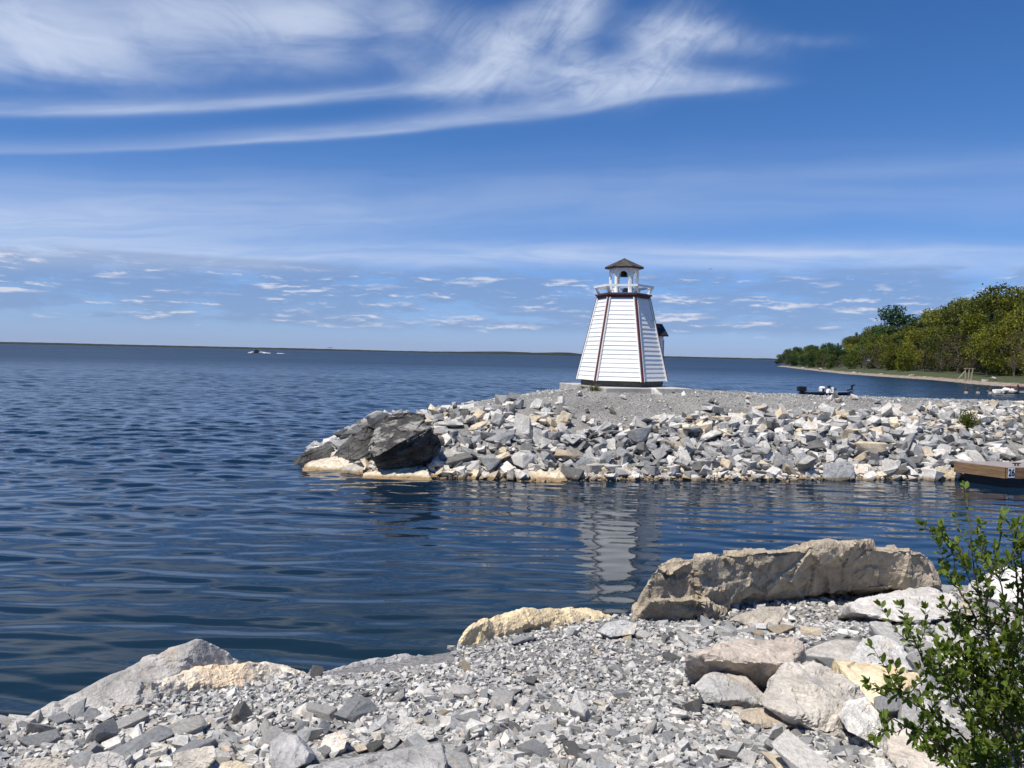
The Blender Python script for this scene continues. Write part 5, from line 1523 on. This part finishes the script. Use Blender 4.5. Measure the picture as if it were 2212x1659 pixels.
# ---------------------------------------------------------------- distant shore on the horizon
pxs = np.concatenate([np.linspace(-900, 1750, 420), np.linspace(1760, 3000, 60)])
Dk = 6500.0
hh = 17 + 6*perlin(np.stack([pxs*0.004, pxs*0+1, pxs*0], -1)) + 3.5*perlin(np.stack([pxs*0.05, pxs*0+5, pxs*0], -1))
hh = hh*np.interp(pxs, [-900, 0, 400, 800, 1000, 1700, 3000], [1.0, 1.0, 0.95, 0.80, 0.85, 0.75, 0.8])
hh = hh + 13*np.exp(-((pxs-1215)/42)**2) + 9*np.exp(-((pxs-1090)/75)**2)
hh = hh*np.interp(pxs, [1690, 1760], [1, .9])
base = np.array([[(p-CX)/F_PX*Dk, Dk] for p in pxs])
rows = [(0, -0.5, 0), (0, 2.0, 0), (25, 0.85, 1), (140, 1.0, 1), (500, .9, 1), (1500, 0.5, 1)]
vv = np.concatenate([np.stack([base[:, 0]*(1+d/Dk), base[:, 1]+d, (hh*k if f_ else np.full(len(pxs), k))], -1) for d, k, f_ in rows])
n_ = len(pxs); ii = np.arange(len(vv)).reshape(len(rows), n_)
m, b = new_mat('distant_forest')
nz = noise(geopos(), 0.012, 4, 0.65)
link(mixc(sstep(nz, 0.3, 0.7), (0.010, 0.016, 0.012), (0.024, 0.030, 0.018)), b.inputs['Base Color']); b.inputs['Roughness'].default_value = 1.0; b.inputs['Specular IOR Level'].default_value = 0.0
fs = mesh_np('distant_shore', vv, np.stack([ii[:-1, :-1], ii[:-1, 1:], ii[1:, 1:], ii[1:, :-1]], -1).reshape(-1, 4), m, smooth=False); tag(fs, kind='structure')

# ---------------------------------------------------------------- air
hz = MB().box((0, 20900, 36), (62000, 42400, 80)).build('haze', bpy.data.materials.new('lake_air')); tag(hz, kind='stuff')
hm = hz.data.materials[0]; hm.use_nodes = True; hm.node_tree.nodes.clear()
vo = hm.node_tree.nodes.new('ShaderNodeVolumePrincipled'); vo.inputs['Color'].default_value = (0.80, 0.88, 1.0, 1); vo.inputs['Density'].default_value = 1.3e-5; vo.inputs['Anisotropy'].default_value = 0.1
ho = hm.node_tree.nodes.new('ShaderNodeOutputMaterial'); hm.node_tree.links.new(vo.outputs[0], ho.inputs['Volume'])
hz.visible_shadow = True

# ---------------------------------------------------------------- leafy shrub in the right foreground
M_SHLEAF = leaf_mat('shrub_leaves', 0.30, 0.40)
M_STEM = plain('brown_stem', (0.075, 0.045, 0.032), 0.7, 0.25, 20.0)
rs = np.random.RandomState(61)
stemq = MB()
LV, LF, LT = [], [], []
LEAF = np.array([[0, 0, 0], [.25, .20, .03], [.25, -.20, .03], [.55, .27, .05], [.55, -.27, .05], [.82, .16, .0], [.82, -.16, .0], [1.0, 0, -.05], [.28, 0, 0], [.58, 0, -.01], [.84, 0, -.03]])
LFACE = [(0, 8, 1), (0, 2, 8), (8, 9, 3, 1), (8, 2, 4, 9), (9, 10, 5, 3), (9, 4, 6, 10), (10, 7, 5), (10, 6, 7)]
def add_leaf(p, d, up_, L, t_):
    d = d.normalized(); s_ = d.cross(up_)
    if s_.length < 1e-3: s_ = d.cross(Vector((1, 0, 0)))
    s_.normalize(); n = s_.cross(d)
    b0 = len(LV)*len(LEAF)
    LV.append(np.array(p[:]) + L*(LEAF[:, :1]*np.array(d[:]) + LEAF[:, 1:2]*np.array(s_[:])*rs.uniform(.75, 1.0) + LEAF[:, 2:]*np.array(n[:])))
    LF.extend([tuple(b0+i for i in f) for f in LFACE]); LT.append(np.full(len(LEAF), t_))
def rv(s): return Vector(rs.normal(0, s, 3))
def leafy(pts, r0, r1, gap, L, tipset=True):
    """A twig with opposite leaf pairs and a tuft of upright young leaves at the tip."""
    stemq.tube(pts, list(np.linspace(r0, r1, len(pts))), 5)
    acc = 0.0; k = 0
    for a, b_ in zip(pts, pts[1:]):
        d = b_-a; seg = d.length; d.normalize()
        while acc < seg:
            p = a + d*acc
            side = d.cross(Vector((math.cos(k*1.57+.4), math.sin(k*1.57+.4), .3))).normalized()
            for sg in (-1, 1):
                if rs.uniform() < 0.9:
                    dd = side*sg + d*rs.uniform(.35, .9) + Vector((0, 0, .22)) + rv(.18)
                    add_leaf(p, dd, Vector((0, 0, 1)) + rv(.35), L*rs.uniform(.45, 1.2), rs.uniform(.1, .85))
            acc += gap*rs.uniform(.8, 1.25); k += 1
        acc -= seg
    if tipset:
        e = pts[-1]; d = (pts[-1]-pts[-2]).normalized()
        for _ in range(5): add_leaf(e, d + rv(.35), rv(1), L*rs.uniform(.7, 1.0), rs.uniform(.7, 1.0))
STEMS = [  # (pixel way-points, distance, leaf gap, twig count)
    ([(2185, 1720), (2168, 1520), (2140, 1400), (2118, 1290), (2098, 1180), (2084, 1050)], 2.75, 20),
    ([(2215, 1740), (2196, 1560), (2186, 1420), (2170, 1320), (2160, 1230), (2150, 1180)], 2.65, 18),
    ([(2235, 1740), (2228, 1560), (2215, 1400), (2205, 1260), (2212, 1120)], 2.80, 14),
    ([(2175, 1700), (2120, 1580), (2050, 1490), (1990, 1420), (1958, 1345)], 2.62, 15),
    ([(2165, 1700), (2090, 1600), (2010, 1540), (1945, 1500), (1918, 1478)], 2.55, 14),
    ([(2160, 1720), (2080, 1640), (2000, 1590), (1940, 1560), (1905, 1548)], 2.50, 12),
    ([(2150, 1560), (2100, 1480), (2060, 1420), (2035, 1395)], 2.60, 8),
    ([(2178, 1560), (2130, 1470), (2105, 1410), (2092, 1385)], 2.58, 8),
    ([(2190, 1700), (2140, 1640), (2090, 1620), (2060, 1630)], 2.45, 10),
    ([(2110, 1340), (2070, 1270), (2045, 1240), (2038, 1225)], 2.74, 5),
    ([(2096, 1220), (2065, 1185), (2040, 1150), (2034, 1138)], 2.74, 4),
    ([(2125, 1310), (2145, 1220), (2160, 1150), (2168, 1110)], 2.72, 5),
    ([(2185, 1420), (2200, 1300), (2190, 1200), (2196, 1130)], 2.66, 6),
    ([(2230, 1740), (2150, 1650), (2110, 1590), (2090, 1550)], 2.46, 12),
    ([(2225, 1700), (2180, 1610), (2150, 1540), (2120, 1500)], 2.50, 14),
    ([(2240, 1700), (2205, 1580), (2190, 1500), (2165, 1450)], 2.52, 14),
    ([(2245, 1640), (2215, 1500), (2200, 1420), (2190, 1370)], 2.58, 12),
    ([(2180, 1480), (2120, 1430), (2070, 1440), (2030, 1470)], 2.60, 9),
    ([(2160, 1350), (2120, 1330), (2085, 1345), (2060, 1360)], 2.70, 7),
    ([(2200, 1600), (2170, 1500), (2180, 1400), (2200, 1340)], 2.50, 9)]
for pts, Yd, ntw in STEMS:
    w = []
    for i, (a, b_) in enumerate(zip(pts, pts[1:])):
        for t in np.linspace(0, 1, 5)[:-1]:
            w.append(P(a[0]+(b_[0]-a[0])*t, a[1]+(b_[1]-a[1])*t, Yd - 0.10 + 0.10*math.sin((i+t)*1.3)) + rv(.003))
    w.append(P(*pts[-1], Yd))
    leafy(w, 0.0042, 0.0016, 0.026, 0.033)
    for _ in range(int(ntw*(1.25 if pts[-1][1] > 1250 else 0.8))):
        j = 2 + int((len(w)-4)*rs.uniform(0, 1)**1.35) if len(w) > 6 else 1
        d = (w[j+1]-w[j]).normalized()
        side = (rv(1.0)); side = (side - d*side.dot(d)).normalized()
        L = rs.uniform(.05, .17)
        e1 = w[j] + (d*.6+side*.7)*L*.5; e2 = e1 + (d*.8+side*.4+Vector((0, 0, .25)))*L*.5
        leafy([w[j], e1, e2], 0.0015, 0.0008, 0.018, 0.031)
sh_root = P(2200, 1760, 2.65)
sh_ = empty('leafy_shrub', sh_root); tag(sh_, 'green leafy shrub with thin brown stems at the right foreground edge', 'shrub')
so = stemq.build('stem', M_STEM, None, smooth=True); so.parent = sh_; so.matrix_parent_inverse = Matrix.Translation(-sh_root)
lo = mesh_np('foliage', np.concatenate(LV), LF, M_SHLEAF, smooth=False, tint=np.concatenate(LT)); lo.color = (0.080, 0.125, 0.016, 1)
lo.parent = sh_; lo.matrix_parent_inverse = Matrix.Translation(-sh_root)

# small weedy bush on the breakwater and dry grass by the pad
def tuft(name, label, cat, base, n_, hgt, spread, color, wid, leafy_=False):
    rs = np.random.RandomState(int(hgt*1000))
    t = empty(name, base); tag(t, label, cat)
    v, f, tt = [], [], []
    for _ in range(n_):
        a = rs.uniform(0, 6.28); r = rs.uniform(0, spread)*.4
        p0 = np.array([r*math.cos(a), r*math.sin(a), -.05]); L = hgt*rs.uniform(.45, 1.0)
        out_ = np.array([math.cos(a), math.sin(a), 0])*rs.uniform(.1, 1)*spread
        side = np.array([-math.sin(a), math.cos(a), 0])*wid
        p1 = p0 + out_*.4 + np.array([0, 0, L*.6]); p2 = p0 + out_ + np.array([0, 0, L])
        b0 = len(v); v += [p0-side, p0+side, p1-side*.9, p1+side*.9, p2]; f += [(b0, b0+1, b0+3, b0+2), (b0+2, b0+3, b0+4)]; tt += [rs.uniform(0, 1)]*5
        if leafy_:
            for _k in range(7):
                u = rs.uniform(.3, 1); c = p0 + out_*u + np.array([0, 0, L*u]); d = rs.normal(size=3); d /= np.linalg.norm(d); e = np.cross(d, rs.normal(size=3)); e /= np.linalg.norm(e)
                b0 = len(v); v += [c, c+d*.035+e*.018, c+d*.08, c+d*.035-e*.018]; f += [(b0, b0+1, b0+2, b0+3)]; tt += [rs.uniform(.2, 1)]*4
    o = mesh_np('foliage', np.array(v), f, M_SHLEAF, tint=np.array(tt), parent=t); o.color = (*color, 1)
b0 = P(2092, 872, 22.6); b0.z = float(crest_h(b0.x, b0.y)) + 0.05
tuft('weedy_bush', 'small green weedy bush growing on the breakwater crest above the dock', 'bush', b0, 70, 0.62, 0.26, (0.075, 0.10, 0.02), 0.010, True)
b0 = P(1284, 842, 23.6); b0.z = float(crest_h(b0.x, b0.y)) + 0.02
tuft('grass_tuft', 'dry green grass tuft at the front left corner of the concrete pad', 'grass tuft', b0, 130, 0.24, 0.30, (0.10, 0.10, 0.035), 0.007)
b0 = P(1262, 836, 24.6); b0.z = float(crest_h(b0.x, b0.y)) + 0.02
tuft('grass_tuft', 'smaller sparse grass tuft against the left side of the concrete pad', 'grass tuft', b0, 70, 0.17, 0.24, (0.13, 0.12, 0.05), 0.006)

# ---------------------------------------------------------------- labels of the scattered stones
def finish_labels():
    zb = [(930, 'right of the black boulders'), (1090, 'below the big cream slab'), (1245, 'left below the lighthouse'), (1430, 'straight below the lighthouse'), (1600, 'right below the lighthouse'), (1760, 'left below the blue boat'), (1900, 'below the blue boat'), (2040, 'between boat and dock'), (4000, 'above the wooden dock')]
    zs = [(330, 'below the pointed boulder'), (680, 'below the cream slab'), (960, 'above the flat slab'), (1350, 'below the yellow slab'), (1500, 'left of the peach block'), (1750, 'around the peach block'), (1930, 'near the tilted cream slab'), (4000, 'behind the leafy shrub')]
    groups = {}
    for o, cn, s, (x, y, z) in STONES:
        px, py, _ = project((x, y, z))
        bwk = o.name.startswith('breakwater')
        zone = next(n for lim, n in (zb if bwk else zs) if px < lim)
        if bwk:
            hgt = 'at the waterline' if z < .30 else 'low' if z < .75 else 'at mid slope' if z < 1.2 else 'near the crest'
            size = 'small' if s < .46 else 'medium' if s < .62 else 'large'
        else:
            hgt = 'by the bottom edge' if py > 1590 else 'low on the bank' if py > 1500 else 'mid bank' if py > 1410 else 'near the water'
            size = 'small' if s/y < .026 else 'medium' if s/y < .036 else 'large'
        groups.setdefault(f'{size} {cn} stone {hgt} {zone}', []).append((px, o))
    for lab, mem in groups.items():
        mem.sort(key=lambda q: q[0])
        for k, (px, o) in enumerate(mem):
            if len(mem) == 1: o['label'] = lab
            elif len(mem) == 2: o['label'] = lab + (', left one', ', right one')[k]
            else: o['label'] = lab + ', ' + ORD[k] + ' from left'
finish_labels()
